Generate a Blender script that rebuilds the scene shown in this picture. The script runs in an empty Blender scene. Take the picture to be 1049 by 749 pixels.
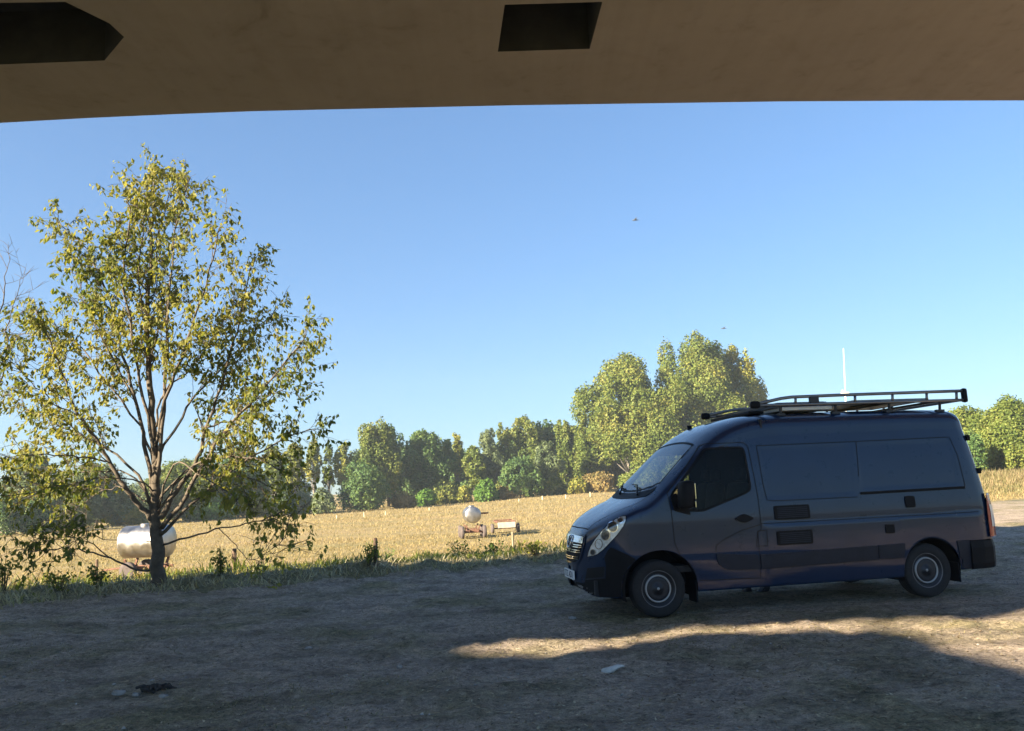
import bpy, bmesh, math, random
import numpy as np
from mathutils import Vector, Matrix
from mathutils.bvhtree import BVHTree
from mathutils.geometry import delaunay_2d_cdt

PI = math.pi
SC = bpy.context.scene
COL = SC.collection
RNG = np.random.default_rng(7)
random.seed(7)

# ------------------------------------------------------------------ camera
F0, CX, CY = 820.0, 524.5, 374.5            # focal length and centre in photo pixels (1049 wide)
HC, PITCH, ROLL = 1.676, 0.14930, -0.04516
VTX, VTY, VYAW = 5.1445, 11.7376, 3.3126    # van: rear axle on the ground, heading
_c, _s = math.cos(PITCH), math.sin(PITCH)
_cr, _sr = math.cos(ROLL), math.sin(ROLL)


def ray(px, py):
    u, v = px - CX, py - CY
    a, b = u * _cr + v * _sr, -u * _sr + v * _cr
    r, up = a / F0, -b / F0
    return np.array([r, _c - up * _s, _s + up * _c])


def ground_at(px, py, z=0.0):
    d = ray(px, py)
    t = (z - HC) / d[2]
    return np.array([0, 0, HC]) + t * d


def at_depth(px, py, Y):
    d = ray(px, py)
    return np.array([0, 0, HC]) + d * (Y / d[1])


cam_data = bpy.data.cameras.new('camera')
cam_data.sensor_fit = 'HORIZONTAL'
cam_data.angle = 2 * math.atan(CX / F0)
cam_data.clip_end = 9000
cam_data.clip_start = 0.05
cam = bpy.data.objects.new('camera', cam_data)
COL.objects.link(cam)
r0 = Vector((1, 0, 0)); up0 = Vector((0, -_s, _c)); fw = Vector((0, _c, _s))
Rv = r0 * _cr + up0 * _sr
Uv = up0 * _cr - r0 * _sr
M = Matrix((Rv, Uv, -fw)).transposed().to_4x4()
M.translation = (0, 0, HC)
cam.matrix_world = M
SC.camera = cam

# ------------------------------------------------------------------ light
SUN_AZ, SUN_EL = math.radians(56), math.radians(21)     # rays travel to the right (56 deg from +Y) and away
TO_SUN = Vector((-math.sin(SUN_AZ) * math.cos(SUN_EL), -math.cos(SUN_AZ) * math.cos(SUN_EL), math.sin(SUN_EL)))
sl = bpy.data.lights.new('sun', 'SUN')
sl.energy = 5.0
sl.angle = math.radians(0.6)
sl.color = (1.0, 0.85, 0.62)
so = bpy.data.objects.new('sun', sl)
COL.objects.link(so)
so.rotation_euler = (-TO_SUN).to_track_quat('-Z', 'Y').to_euler()
so.location = (-60, -40, 60)
world = bpy.data.worlds.new('World')
SC.world = world
world.use_nodes = True
wn = world.node_tree
sky = wn.nodes.new('ShaderNodeTexSky')
sky.sky_type = 'NISHITA'
sky.sun_disc = False
sky.sun_elevation = SUN_EL
sky.sun_rotation = math.atan2(TO_SUN.x, TO_SUN.y)
sky.air_density = 1.2
sky.dust_density = 0.0
sky.ozone_density = 4.0
bg = wn.nodes['Background']
tint = wn.nodes.new('ShaderNodeMix')
tint.data_type = 'RGBA'; tint.blend_type = 'MULTIPLY'
tint.inputs['Factor'].default_value = 1.0
tint.inputs[7].default_value = (0.68, 0.91, 1.20, 1)      # cool white balance
gam = wn.nodes.new('ShaderNodeGamma')
gam.inputs['Gamma'].default_value = 0.68                  # softer rise towards the horizon
wn.links.new(sky.outputs['Color'], gam.inputs['Color'])
wn.links.new(gam.outputs['Color'], tint.inputs[6])
wn.links.new(tint.outputs[2], bg.inputs['Color'])
bg.inputs['Strength'].default_value = 0.060
SC.view_settings.view_transform = 'Standard'
SC.view_settings.look = 'None'
SC.view_settings.exposure = 2.25
SC.view_settings.gamma = 1
SC.view_settings.use_curve_mapping = False
SC.cycles.max_bounces = 8
SC.cycles.transparent_max_bounces = 12
SC.cycles.caustics_reflective = False
SC.cycles.caustics_refractive = False

# ------------------------------------------------------------------ materials
def new_mat(name):
    m = bpy.data.materials.new(name)
    m.use_nodes = True
    return m, m.node_tree, m.node_tree.nodes['Principled BSDF']


def ramp(nt, stops, fac=None):
    r = nt.nodes.new('ShaderNodeValToRGB')
    el = r.color_ramp.elements
    while len(el) < len(stops):
        el.new(0.5)
    for e, (p, c) in zip(el, stops):
        e.position = p
        e.color = (*c, 1) if len(c) == 3 else c
    if fac is not None:
        nt.links.new(fac, r.inputs['Fac'])
    return r


def noise(nt, scale, detail=4, rough=0.55, coord='Object', distortion=0.0, sc3=None):
    tc = nt.nodes.new('ShaderNodeTexCoord')
    n = nt.nodes.new('ShaderNodeTexNoise')
    n.inputs['Scale'].default_value = scale
    n.inputs['Detail'].default_value = detail
    n.inputs['Roughness'].default_value = rough
    n.inputs['Distortion'].default_value = distortion
    if sc3:
        mp = nt.nodes.new('ShaderNodeMapping')
        mp.inputs['Scale'].default_value = sc3
        nt.links.new(tc.outputs[coord], mp.inputs['Vector'])
        nt.links.new(mp.outputs['Vector'], n.inputs['Vector'])
    else:
        nt.links.new(tc.outputs[coord], n.inputs['Vector'])
    return n


def mixc(nt, fac, a, b, mode='MIX'):
    m = nt.nodes.new('ShaderNodeMix')
    m.data_type = 'RGBA'
    m.blend_type = mode
    for sock, v in ((m.inputs['Factor'], fac), (m.inputs[6], a), (m.inputs[7], b)):
        if isinstance(v, (int, float)):
            sock.default_value = v
        elif isinstance(v, (tuple, list)):
            sock.default_value = (*v, 1) if len(v) == 3 else v
        else:
            nt.links.new(v, sock)
    return m.outputs[2]


def bump(nt, bsdf, height, strength=0.5, dist=0.02):
    b = nt.nodes.new('ShaderNodeBump')
    b.inputs['Strength'].default_value = strength
    b.inputs['Distance'].default_value = dist
    nt.links.new(height, b.inputs['Height'])
    nt.links.new(b.outputs['Normal'], bsdf.inputs['Normal'])


def plain(name, col, rough=0.6, metal=0.0, coat=0.0, var=0.15, scale=6.0, bumpv=0.0):
    m, nt, b = new_mat(name)
    n = noise(nt, scale, 5, 0.6)
    r = ramp(nt, [(0.3, tuple(c * (1 - var) for c in col)), (0.7, tuple(min(1, c * (1 + var)) for c in col))], n.outputs['Fac'])
    nt.links.new(r.outputs['Color'], b.inputs['Base Color'])
    b.inputs['Roughness'].default_value = rough
    b.inputs['Metallic'].default_value = metal
    b.inputs['Coat Weight'].default_value = coat
    b.inputs['Coat Roughness'].default_value = 0.04
    if bumpv:
        bump(nt, b, n.outputs['Fac'], bumpv, 0.01)
    return m


def leafy(name, cols, trans=0.35, scale=0.5, rough=0.6):
    """leaf material: colour per leaf plus slow variation through the crown"""
    m = bpy.data.materials.new(name)
    m.use_nodes = True
    nt = m.node_tree
    nt.nodes.clear()
    out = nt.nodes.new('ShaderNodeOutputMaterial')
    g = nt.nodes.new('ShaderNodeNewGeometry')
    n = noise(nt, scale, 3, 0.5)
    mth = nt.nodes.new('ShaderNodeMath'); mth.operation = 'MULTIPLY_ADD'
    mth.inputs[1].default_value = 0.45
    nt.links.new(g.outputs['Random Per Island'], mth.inputs[0])
    m2 = nt.nodes.new('ShaderNodeMath'); m2.operation = 'MULTIPLY_ADD'
    m2.inputs[1].default_value = 1.1; m2.inputs[2].default_value = -0.27
    nt.links.new(n.outputs['Fac'], m2.inputs[0])
    nt.links.new(m2.outputs[0], mth.inputs[2])
    k = len(cols)
    r = ramp(nt, [(0.15 + 0.7 * i / (k - 1), c) for i, c in enumerate(cols)], mth.outputs[0])
    d = nt.nodes.new('ShaderNodeBsdfPrincipled')
    d.inputs['Roughness'].default_value = rough
    d.inputs['Specular IOR Level'].default_value = 0.25
    t = nt.nodes.new('ShaderNodeBsdfTranslucent')
    mx = nt.nodes.new('ShaderNodeMixShader')
    mx.inputs[0].default_value = trans
    nt.links.new(r.outputs['Color'], d.inputs['Base Color'])
    nt.links.new(mixc(nt, 1.0, r.outputs['Color'], (1.25, 1.2, 0.6), 'MULTIPLY'), t.inputs['Color'])
    nt.links.new(d.outputs[0], mx.inputs[1]); nt.links.new(t.outputs[0], mx.inputs[2])
    nt.links.new(mx.outputs[0], out.inputs['Surface'])
    return m


# ------------------------------------------------------------------ object helpers
def mesh_obj(name, verts, faces, mat=None, parent=None, smooth=False, loc=None):
    me = bpy.data.meshes.new(name)
    if isinstance(verts, np.ndarray):
        verts = verts.tolist()
    if isinstance(faces, np.ndarray):
        faces = faces.tolist()
    me.from_pydata(verts, [], faces)
    if mat:
        me.materials.append(mat)
    if smooth:
        me.polygons.foreach_set('use_smooth', [True] * len(me.polygons))
    me.update()
    o = bpy.data.objects.new(name, me)
    COL.objects.link(o)
    if parent:
        o.parent = parent
    if loc is not None:
        o.location = loc
    return o


def bm_obj(name, bm, mat=None, parent=None, smooth=False, loc=None):
    me = bpy.data.meshes.new(name)
    bm.to_mesh(me)
    bm.free()
    if mat:
        me.materials.append(mat)
    if smooth:
        me.polygons.foreach_set('use_smooth', [True] * len(me.polygons))
    o = bpy.data.objects.new(name, me)
    COL.objects.link(o)
    if parent:
        o.parent = parent
    if loc is not None:
        o.location = loc
    return o


def empty(name, loc=(0, 0, 0), rz=0.0):
    o = bpy.data.objects.new(name, None)
    o.empty_display_size = 0.2
    COL.objects.link(o)
    o.location = loc
    o.rotation_euler = (0, 0, rz)
    return o


def tag(o, label=None, cat=None, group=None, kind=None):
    if label: o['label'] = label
    if cat: o['category'] = cat
    if group: o['group'] = group
    if kind: o['kind'] = kind
    return o


def box(bm, c, s, rot=None, bevel=0.0, taper=None):
    r = bmesh.ops.create_cube(bm, size=1.0)
    vs = r['verts']
    for v in vs:
        k = 1.0
        if taper and v.co.z > 0:
            k = taper
        v.co = Vector((v.co.x * s[0] * k, v.co.y * s[1] * k, v.co.z * s[2]))
    if rot is not None:
        for v in vs:
            v.co = rot @ v.co
    for v in vs:
        v.co += Vector(c)
    if bevel:
        es = list({e for v in vs for e in v.link_edges})
        bmesh.ops.bevel(bm, geom=es, offset=bevel, segments=2, affect='EDGES', profile=0.6)


def tube(bm, pts, rad, seg=8, cap=True):
    """tube along a polyline; rad a number or one per point"""
    pts = [Vector(p) for p in pts]
    n = len(pts)
    if not hasattr(rad, '__len__'):
        rad = [rad] * n
    rings = []
    ref = Vector((0.13, 0.21, 0.97))
    prev = None
    for i, p in enumerate(pts):
        t = (pts[min(i + 1, n - 1)] - pts[max(i - 1, 0)])
        if t.length < 1e-9:
            t = Vector((0, 0, 1))
        t.normalize()
        if prev is None:
            a = t.cross(ref)
            if a.length < 1e-3:
                a = t.cross(Vector((1, 0, 0)))
            a.normalize()
        else:
            a = prev - t * prev.dot(t)
            if a.length < 1e-5:
                a = t.orthogonal()
            a.normalize()
        prev = a
        b = t.cross(a)
        rings.append([bm.verts.new(p + (a * math.cos(2 * PI * k / seg) + b * math.sin(2 * PI * k / seg)) * rad[i]) for k in range(seg)])
    for i in range(n - 1):
        for k in range(seg):
            bm.faces.new((rings[i][k], rings[i][(k + 1) % seg], rings[i + 1][(k + 1) % seg], rings[i + 1][k]))
    if cap:
        bm.faces.new(rings[0][::-1]); bm.faces.new(rings[-1])


def lathe(bm, prof, seg=32, axis='Y', c=(0, 0, 0), cap=True):
    """prof: list of (radius, along)"""
    c = Vector(c)
    rings = []
    for r, h in prof:
        ring = []
        for k in range(seg):
            a = 2 * PI * k / seg
            p = {'Y': Vector((r * math.cos(a), h, r * math.sin(a))),
                 'X': Vector((h, r * math.cos(a), r * math.sin(a))),
                 'Z': Vector((r * math.cos(a), r * math.sin(a), h))}[axis]
            ring.append(bm.verts.new(c + p))
        rings.append(ring)
    for i in range(len(rings) - 1):
        for k in range(seg):
            bm.faces.new((rings[i][k], rings[i][(k + 1) % seg], rings[i + 1][(k + 1) % seg], rings[i + 1][k]))
    if cap and prof[0][0] > 1e-4: bm.faces.new(rings[0][::-1])
    if cap and prof[-1][0] > 1e-4: bm.faces.new(rings[-1])


def pchip(xs, ys):
    xs = np.asarray(xs, float); ys = np.asarray(ys, float)
    h = np.diff(xs); d = np.diff(ys) / h
    m = np.zeros(len(xs))
    for i in range(1, len(xs) - 1):
        if d[i - 1] * d[i] > 0:
            w1, w2 = 2 * h[i] + h[i - 1], h[i] + 2 * h[i - 1]
            m[i] = (w1 + w2) / (w1 / d[i - 1] + w2 / d[i])
    m[0], m[-1] = d[0], d[-1]

    def f(x):
        x = np.clip(np.asarray(x, float), xs[0], xs[-1])
        i = np.clip(np.searchsorted(xs, x) - 1, 0, len(h) - 1)
        t = (x - xs[i]) / h[i]
        return ((2 * t**3 - 3 * t**2 + 1) * ys[i] + (t**3 - 2 * t**2 + t) * h[i] * m[i]
                + (-2 * t**3 + 3 * t**2) * ys[i + 1] + (t**3 - t**2) * h[i] * m[i + 1])
    return f


# value noise for terrain
_perm = np.random.default_rng(3).random((256, 256))


def vnoise(x, y):
    xi, yi = np.floor(x).astype(int), np.floor(y).astype(int)
    fx, fy = x - xi, y - yi
    fx = fx * fx * (3 - 2 * fx); fy = fy * fy * (3 - 2 * fy)
    g = lambda a, b: _perm[a % 256, b % 256]
    return (g(xi, yi) * (1 - fx) + g(xi + 1, yi) * fx) * (1 - fy) + (g(xi, yi + 1) * (1 - fx) + g(xi + 1, yi + 1) * fx) * fy - 0.5


def fbm(x, y, o=4):
    s, a = 0, 1.0
    for i in range(o):
        s = s + a * vnoise(x * 2**i + 17.3 * i, y * 2**i + 5.1 * i)
        a *= 0.5
    return s

# ------------------------------------------------------------------ ground, verge, field (one terrain split in three)
# lower and upper edge of the strip of mown grass, as Y(X)
_lo = pchip([-60, -30, -14, -8.6, -6.7, -4.2, -2.6, 0.5, 4, 8, 14, 22, 40, 80], [4, 9, 12.6, 13.8, 14.5, 15.3, 16.3, 17.1, 18.6, 21.5, 28.5, 36, 42, 48])
_hi = pchip([-60, -30, -14, -10, -7.4, -4.85, -2.9, 0.8, 4, 8, 14, 22, 40, 80], [6, 11, 14.6, 15.8, 16.7, 17.4, 18.0, 18.5, 19.7, 22.3, 29.2, 36.6, 43, 49])


def sstep(t):
    t = np.clip(t, 0, 1)
    return t * t * (3 - 2 * t)


def hgt(X, Y):
    near = np.exp(-(np.maximum(0, np.hypot(X, Y - 12) - 14) / 18) ** 2)
    z = near * (0.04 * fbm(X * 0.45, Y * 0.45, 3) + 0.05 * fbm(X * 2.0, Y * 2.6, 3) + 0.042 * fbm(X * 6, Y * 6.5, 2))
    # keep the ground level under the van
    vx, vy = X - 3.4, Y - 11.7
    z = z * (1 - 0.6 * np.exp(-(vx / 3.2) ** 4 - (vy / 1.6) ** 4))
    m = 0.5 * (_lo(X) + _hi(X))
    hw = 0.5 * (_hi(X) - _lo(X)) + 0.25
    b = np.exp(-((Y - m) / hw) ** 2)
    z = z + b * near * (0.15 + 0.22 * fbm(X * 1.6, Y * 1.6, 3))
    # the pasture lies lower than the clearing and rises again far off at the right
    lowf = 1 - sstep((X - 0.30 * Y) / (0.18 * np.maximum(Y, 1)))
    drop = sstep((Y - _hi(X) - 1.0) / 9.0) * lowf
    z = z - 1.8 * drop + 1.2 * sstep((Y - 90) / 110) * sstep((X + 25) / 45) * lowf
    z = z + 0.10 * drop * fbm(X * 0.08, Y * 0.08, 3)
    # the bank behind the clearing at the right
    bank = np.clip((Y - _hi(X)) / 22, 0, 1) * (1 - lowf) * np.clip((90 - Y) / 30, 0, 1)
    return z + 0.5 * bank


def gpx(px, py, t0=5.0):
    """point of the terrain seen at a pixel of the photograph"""
    d = ray(px, py); o = np.array([0, 0, HC])
    t = t0; st = 0.5
    while t < 6000:
        p = o + d * t
        if p[2] < float(hgt(np.array([p[0]]), np.array([p[1]]))[0]):
            a, b = t - st, t
            for _ in range(30):
                m = 0.5 * (a + b); p = o + d * m
                if p[2] < float(hgt(np.array([p[0]]), np.array([p[1]]))[0]): b = m
                else: a = m
            return o + d * b
        st = 0.25 + t * 0.004
        t += st
    return o + d * 400


def hz(x, y):
    return float(hgt(np.array([float(x)]), np.array([float(y)]))[0])


def axis_pts(lo, hi, step, far_lo, far_hi, grow=1.09):
    mid = list(np.arange(lo, hi + 1e-6, step))
    a, s = lo, step
    left = []
    while a > far_lo:
        s *= grow; a -= s; left.append(a)
    b, s = hi, step
    right = []
    while b < far_hi:
        s *= grow; b += s; right.append(b)
    return np.array(left[::-1] + mid + right)


gx = axis_pts(-12, 11, 0.075, -4000, 4000)
gy = axis_pts(4.2, 21, 0.075, -600, 5000)
GX, GY = np.meshgrid(gx, gy)
GZ = hgt(GX, GY)
nxg, nyg = len(gx), len(gy)
V = np.stack([GX.ravel(), GY.ravel(), GZ.ravel()], 1)
ii, jj = np.meshgrid(np.arange(nxg - 1), np.arange(nyg - 1))
q = (jj * nxg + ii).ravel()
Fq = np.stack([q, q + 1, q + 1 + nxg, q + nxg], 1)
cxq, cyq = V[Fq, 0].mean(1), V[Fq, 1].mean(1)
wob = 0.35 * fbm(cxq * 0.9, cyq * 0.9, 3)
zone = np.zeros(len(Fq), int)
zone[(cyq > _lo(cxq) + wob)] = 1
zone[(cyq > _hi(cxq) + wob)] = 2

# dirt
m_dirt, nt, b = new_mat('bare_earth')
n1 = noise(nt, 0.55, 6, 0.65)
n2 = noise(nt, 9.0, 8, 0.7)
n3 = noise(nt, 70.0, 4, 0.7)
c1 = ramp(nt, [(0.28, (0.28, 0.23, 0.185)), (0.5, (0.46, 0.38, 0.31)), (0.75, (0.60, 0.50, 0.41))], n2.outputs['Fac'])
c2 = ramp(nt, [(0.32, (0.12, 0.125, 0.065)), (0.6, (0.36, 0.31, 0.18))], n2.outputs['Fac'])
f1 = ramp(nt, [(0.46, (0, 0, 0)), (0.62, (0.85, 0.85, 0.85))], n1.outputs['Fac'])
cc = mixc(nt, f1.outputs['Color'], c1.outputs['Color'], c2.outputs['Color'])
f3 = ramp(nt, [(0.30, (0.55, 0.53, 0.5)), (0.5, (1, 1, 1)), (0.68, (1.3, 1.28, 1.22)), (0.74, (2.3, 2.2, 2.0))], n3.outputs['Fac'])
cc = mixc(nt, 1.0, cc, f3.outputs['Color'], 'MULTIPLY')
nt.links.new(cc, b.inputs['Base Color'])
b.inputs['Roughness'].default_value = 0.95
b.inputs['Specular IOR Level'].default_value = 0.15
n4 = noise(nt, 1.6, 8, 0.72, sc3=(0.7, 1.3, 1))
f4 = ramp(nt, [(0.34, (0.58, 0.57, 0.57)), (0.5, (1, 1, 1)), (0.68, (1.32, 1.28, 1.22))], n4.outputs['Fac'])
nt.links.new(mixc(nt, 1.0, cc, f4.outputs['Color'], 'MULTIPLY'), b.inputs['Base Color'])
n5 = noise(nt, 22.0, 7, 0.75, sc3=(0.85, 1.1, 1))
f5 = ramp(nt, [(0.32, (0.34, 0.33, 0.32)), (0.45, (0.90, 0.90, 0.90)), (0.58, (1.15, 1.13, 1.1)), (0.70, (1.7, 1.66, 1.6))], n5.outputs['Fac'])
nt.links.new(mixc(nt, 1.0, mixc(nt, 1.0, cc, f4.outputs['Color'], 'MULTIPLY'), f5.outputs['Color'], 'MULTIPLY'), b.inputs['Base Color'])
tcg = nt.nodes.new('ShaderNodeTexCoord'); sxg = nt.nodes.new('ShaderNodeSeparateXYZ')
nt.links.new(tcg.outputs['Object'], sxg.inputs[0])
mrg = nt.nodes.new('ShaderNodeMapRange')
mrg.inputs['From Min'].default_value = 3.2; mrg.inputs['From Max'].default_value = -1.0
nt.links.new(sxg.outputs['Y'], mrg.inputs['Value'])
gcol = ramp(nt, [(0.3, (0.10, 0.12, 0.05)), (0.7, (0.22, 0.22, 0.10))], n2.outputs['Fac'])  # unseen ground behind the camera, coloured green for its reflection in the van
full = mixc(nt, 1.0, mixc(nt, 1.0, cc, f4.outputs['Color'], 'MULTIPLY'), f5.outputs['Color'], 'MULTIPLY')
nt.links.new(mixc(nt, mrg.outputs['Result'], full, gcol.outputs['Color']), b.inputs['Base Color'])
add = nt.nodes.new('ShaderNodeMath'); add.operation = 'MULTIPLY_ADD'
nt.links.new(n5.outputs['Fac'], add.inputs[0]); add.inputs[1].default_value = 0.6
nt.links.new(n2.outputs['Fac'], add.inputs[2])
bump(nt, b, add.outputs[0], 1.0, 0.11)

m_verge, nt, b = new_mat('mown_verge')
n2 = noise(nt, 14.0, 6, 0.7)
c1 = ramp(nt, [(0.3, (0.10, 0.09, 0.045)), (0.5, (0.20, 0.175, 0.09)), (0.72, (0.34, 0.29, 0.17))], n2.outputs['Fac'])
nt.links.new(c1.outputs['Color'], b.inputs['Base Color'])
b.inputs['Roughness'].default_value = 0.95
bump(nt, b, n2.outputs['Fac'], 1.0, 0.08)

m_field, nt, b = new_mat('dry_pasture')
n1 = noise(nt, 0.16, 6, 0.65, sc3=(0.22, 1.3, 1))
n2 = noise(nt, 1.6, 7, 0.7, sc3=(0.6, 1.8, 1))
c1 = ramp(nt, [(0.30, (0.19, 0.15, 0.068)), (0.5, (0.29, 0.22, 0.11)), (0.72, (0.37, 0.285, 0.155))], n2.outputs['Fac'])
c2 = ramp(nt, [(0.3, (0.20, 0.20, 0.08)), (0.5, (0.33, 0.265, 0.13)), (0.7, (0.40, 0.28, 0.165))], n1.outputs['Fac'])
nt.links.new(mixc(nt, 0.5, c1.outputs['Color'], c2.outputs['Color']), b.inputs['Base Color'])
b.inputs['Roughness'].default_value = 0.95
b.inputs['Specular IOR Level'].default_value = 0.1
bump(nt, b, n2.outputs['Fac'], 0.8, 0.25)


def zone_obj(name, k, mat):
    f = Fq[zone == k]
    u, inv = np.unique(f, return_inverse=True)
    o = mesh_obj(name, V[u], inv.reshape(f.shape), mat, smooth=True)
    return tag(o, kind='structure')


zone_obj('ground', 0, m_dirt)
zone_obj('verge', 1, m_verge)
zone_obj('field', 2, m_field)


def blades(name, P, length, width, lean, mat, curve=0.4, seed=1, stand=1.0):
    """one bent blade (3-4 faces) of grass at every point of P"""
    r = np.random.default_rng(seed)
    n = len(P)
    L = length * (0.6 + 0.8 * r.random(n)) if np.isscalar(length) else length
    W = width * (0.7 + 0.6 * r.random(n)) if np.isscalar(width) else width
    a = r.random(n) * 2 * PI
    tilt = lean * (0.4 + 1.2 * r.random(n))
    d = np.stack([np.cos(a), np.sin(a), np.zeros(n)], 1)
    w = np.stack([-np.sin(a), np.cos(a), np.zeros(n)], 1)
    # half of the blades face the viewer more squarely
    up = np.array([0, 0, 1.0])
    p0 = P
    p1 = P + (d * np.sin(tilt)[:, None] + up * np.cos(tilt)[:, None] * stand) * (L * 0.55)[:, None]
    t2 = tilt + curve * (0.5 + r.random(n))
    p2 = p1 + (d * np.sin(t2)[:, None] + up * np.cos(t2)[:, None] * stand) * (L * 0.45)[:, None]
    ww = (w * W[:, None]) * 0.5
    VV = np.stack([p0 - ww, p0 + ww, p1 + ww * 0.8, p1 - ww * 0.8, p2], 1).reshape(-1, 3)
    k = np.arange(n) * 5
    faces = np.stack([k, k + 1, k + 2, k + 3], 1).tolist() + np.stack([k + 3, k + 2, k + 4], 1).tolist()
    return mesh_obj(name, VV, faces, mat)


def scatter(n, x0, x1, y0, y1, test, seed):
    r = np.random.default_rng(seed)
    X = x0 + (x1 - x0) * r.random(n); Y = y0 + (y1 - y0) * r.random(n)
    k = test(X, Y, r)
    X, Y = X[k], Y[k]
    return np.stack([X, Y, hgt(X, Y) - 0.005], 1)


m_hay = leafy('hay', [(0.20, 0.18, 0.10), (0.36, 0.32, 0.19), (0.52, 0.46, 0.30), (0.28, 0.29, 0.13)], 0.2, 0.8)
m_straw = leafy('straw', [(0.27, 0.21, 0.09), (0.33, 0.255, 0.12), (0.38, 0.295, 0.145), (0.30, 0.25, 0.105)], 0.3, 0.12)
m_weed = leafy('weeds', [(0.06, 0.10, 0.02), (0.12, 0.16, 0.035), (0.20, 0.21, 0.05), (0.40, 0.31, 0.13)], 0.35, 0.7)
m_short = leafy('short_grass', [(0.09, 0.095, 0.04), (0.16, 0.155, 0.065), (0.36, 0.30, 0.16), (0.13, 0.15, 0.05)], 0.2, 0.8)

# cut grass lying on the verge
P = scatter(110000, -16, 12, 11, 27, lambda X, Y, r: (Y > _lo(X) - 0.35 + 0.5 * r.random(len(X))) & (Y < _hi(X) + 0.4) & (np.abs(X) < 0.72 * Y), 11)
tag(blades('mown_grass', P, 0.22, 0.017, 1.15, m_hay, 0.5, 12), 'pale cut grass lying on the shaded verge', 'grass', kind='stuff')
# tall weeds along the fence line
def weed_test(X, Y, r):
    d = Y - _hi(X)
    dens = 0.5 + 0.9 * fbm(X * 0.35 + 3, Y * 0.35, 2)
    return (d > -0.1) & (d < 2.0) & (r.random(len(X)) < np.clip(dens, 0.08, 1)) & (np.abs(X) < 0.75 * Y) & (X < 9)
P = scatter(130000, -17, 9, 11, 26, weed_test, 13)
rr = np.random.default_rng(5)
hl = 0.14 + 0.62 * np.clip(0.28 + 1.3 * fbm(P[:, 0] * 1.1, P[:, 1] * 1.1, 3), 0, 1) * rr.random(len(P))
tag(blades('tall_weeds', P, hl, 0.020 + 0.022 * rr.random(len(P)), 0.5, m_weed, 0.7, 14), 'tall green and dry weeds along the fence line', 'weeds', kind='stuff')
def strip_test(X, Y, r):
    d = Y - _hi(X)
    return (d > 0.1) & (d < 2.6) & (r.random(len(X)) < np.clip(0.25 + 0.12 * (X + 5) + 0.8 * fbm(X * 0.7, Y * 0.7 + 8, 2), 0.05, 1))
m_green = leafy('fresh_weeds', [(0.10, 0.15, 0.025), (0.16, 0.21, 0.04), (0.23, 0.26, 0.06), (0.30, 0.28, 0.09)], 0.4, 0.7)
P = scatter(60000, -6, 4, 16, 24, strip_test, 15)
tag(blades('green_weeds', P, 0.12 + 0.40 * rr.random(len(P)) * np.clip(0.45 + 1.1 * fbm(P[:, 0] * 1.3, P[:, 1] * 1.3, 3), 0.1, 1), 0.022 + 0.018 * rr.random(len(P)), 0.5, m_green, 0.8, 16), 'fresh green weeds between the middle fence post and the nose of the van', 'weeds', kind='stuff')
# standing straw in the pasture, coarser with distance
def field_pts(n, y0, y1, seed):
    r = np.random.default_rng(seed)
    Y = np.exp(np.log(y0) + (np.log(y1) - np.log(y0)) * r.random(n))
    X = (r.random(n) * 2 - 1) * 0.72 * Y
    k = (Y > _hi(X) + 0.4) & (r.random(n) < np.clip(0.62 + 1.0 * fbm(X * 0.12, Y * 0.3, 3), 0.12, 1))
    X, Y = X[k], Y[k]
    return np.stack([X, Y, hgt(X, Y) - 0.01], 1)
P = field_pts(300000, 18, 330, 21)
yy = P[:, 1]
tag(blades('dry_grass', P, (0.10 + 0.0016 * yy) * (0.5 + 0.9 * rr.random(len(P))), 0.008 + 0.0005 * yy, 0.55, m_straw, 0.5, 22), 'dry golden grass standing in the pasture', 'grass', kind='stuff')
# reeds and rank grass on the bank at the right
P = scatter(60000, 12, 60, 33, 75, lambda X, Y, r: (Y > _hi(X) + 1.5) & (X > 0.40 * Y) & (X < 0.8 * Y), 25)
m_reed = leafy('rank_grass', [(0.12, 0.125, 0.05), (0.19, 0.17, 0.075), (0.26, 0.20, 0.11), (0.21, 0.155, 0.085)], 0.25, 0.15)
yy = P[:, 1]
tag(blades('bank_grass', P, np.clip(0.14 + (yy - 42) * 0.03, 0.10, 0.95) * (0.5 + 0.8 * rr.random(len(P))), 0.02 + 0.0006 * yy, 0.35, m_reed, 0.4, 26), 'tall reddish grass on the bank at the far right', 'grass', kind='stuff')
# thin worn grass on the clearing
def short_test(X, Y, r):
    dens = np.clip(0.05 + 1.25 * fbm(X * 0.5 + 40, Y * 0.7, 3), 0.02, 0.9)
    return (Y < _lo(X) + 0.2) & (np.abs(X) < 0.72 * Y) & (r.random(len(X)) < dens)
P = scatter(330000, -12, 11, 4.6, 19, short_test, 31)
tag(blades('worn_grass', P, 0.05, 0.007, 1.1, m_short, 0.5, 32, 0.6), 'thin worn grass on the bare ground', 'grass', kind='stuff')

# pebbles and leaf litter
m_peb = leafy('pebble_stone', [(0.16, 0.15, 0.14), (0.27, 0.25, 0.22), (0.40, 0.37, 0.33)], 0.0, 2.0)
P = scatter(3600, -11, 10, 4.6, 18, lambda X, Y, r: (Y < _lo(X)) & (np.abs(X) < 0.72 * Y) & (r.random(len(X)) < np.clip(0.4 + fbm(X * .4, Y * .4, 2), .1, 1)), 41)
oct_v = np.array([(1, 0, 0), (-1, 0, 0), (0, 1, 0), (0, -1, 0), (0, 0, 0.8), (0, 0, -0.5)], float)
oct_f = np.array([(0, 2, 4), (2, 1, 4), (1, 3, 4), (3, 0, 4), (2, 0, 5), (1, 2, 5), (3, 1, 5), (0, 3, 5)])
r = np.random.default_rng(42)
n = len(P)
s = (0.006 + 0.014 * r.random(n) ** 3)[:, None, None] * (0.6 + 0.8 * r.random((n, 6, 1)))
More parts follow.
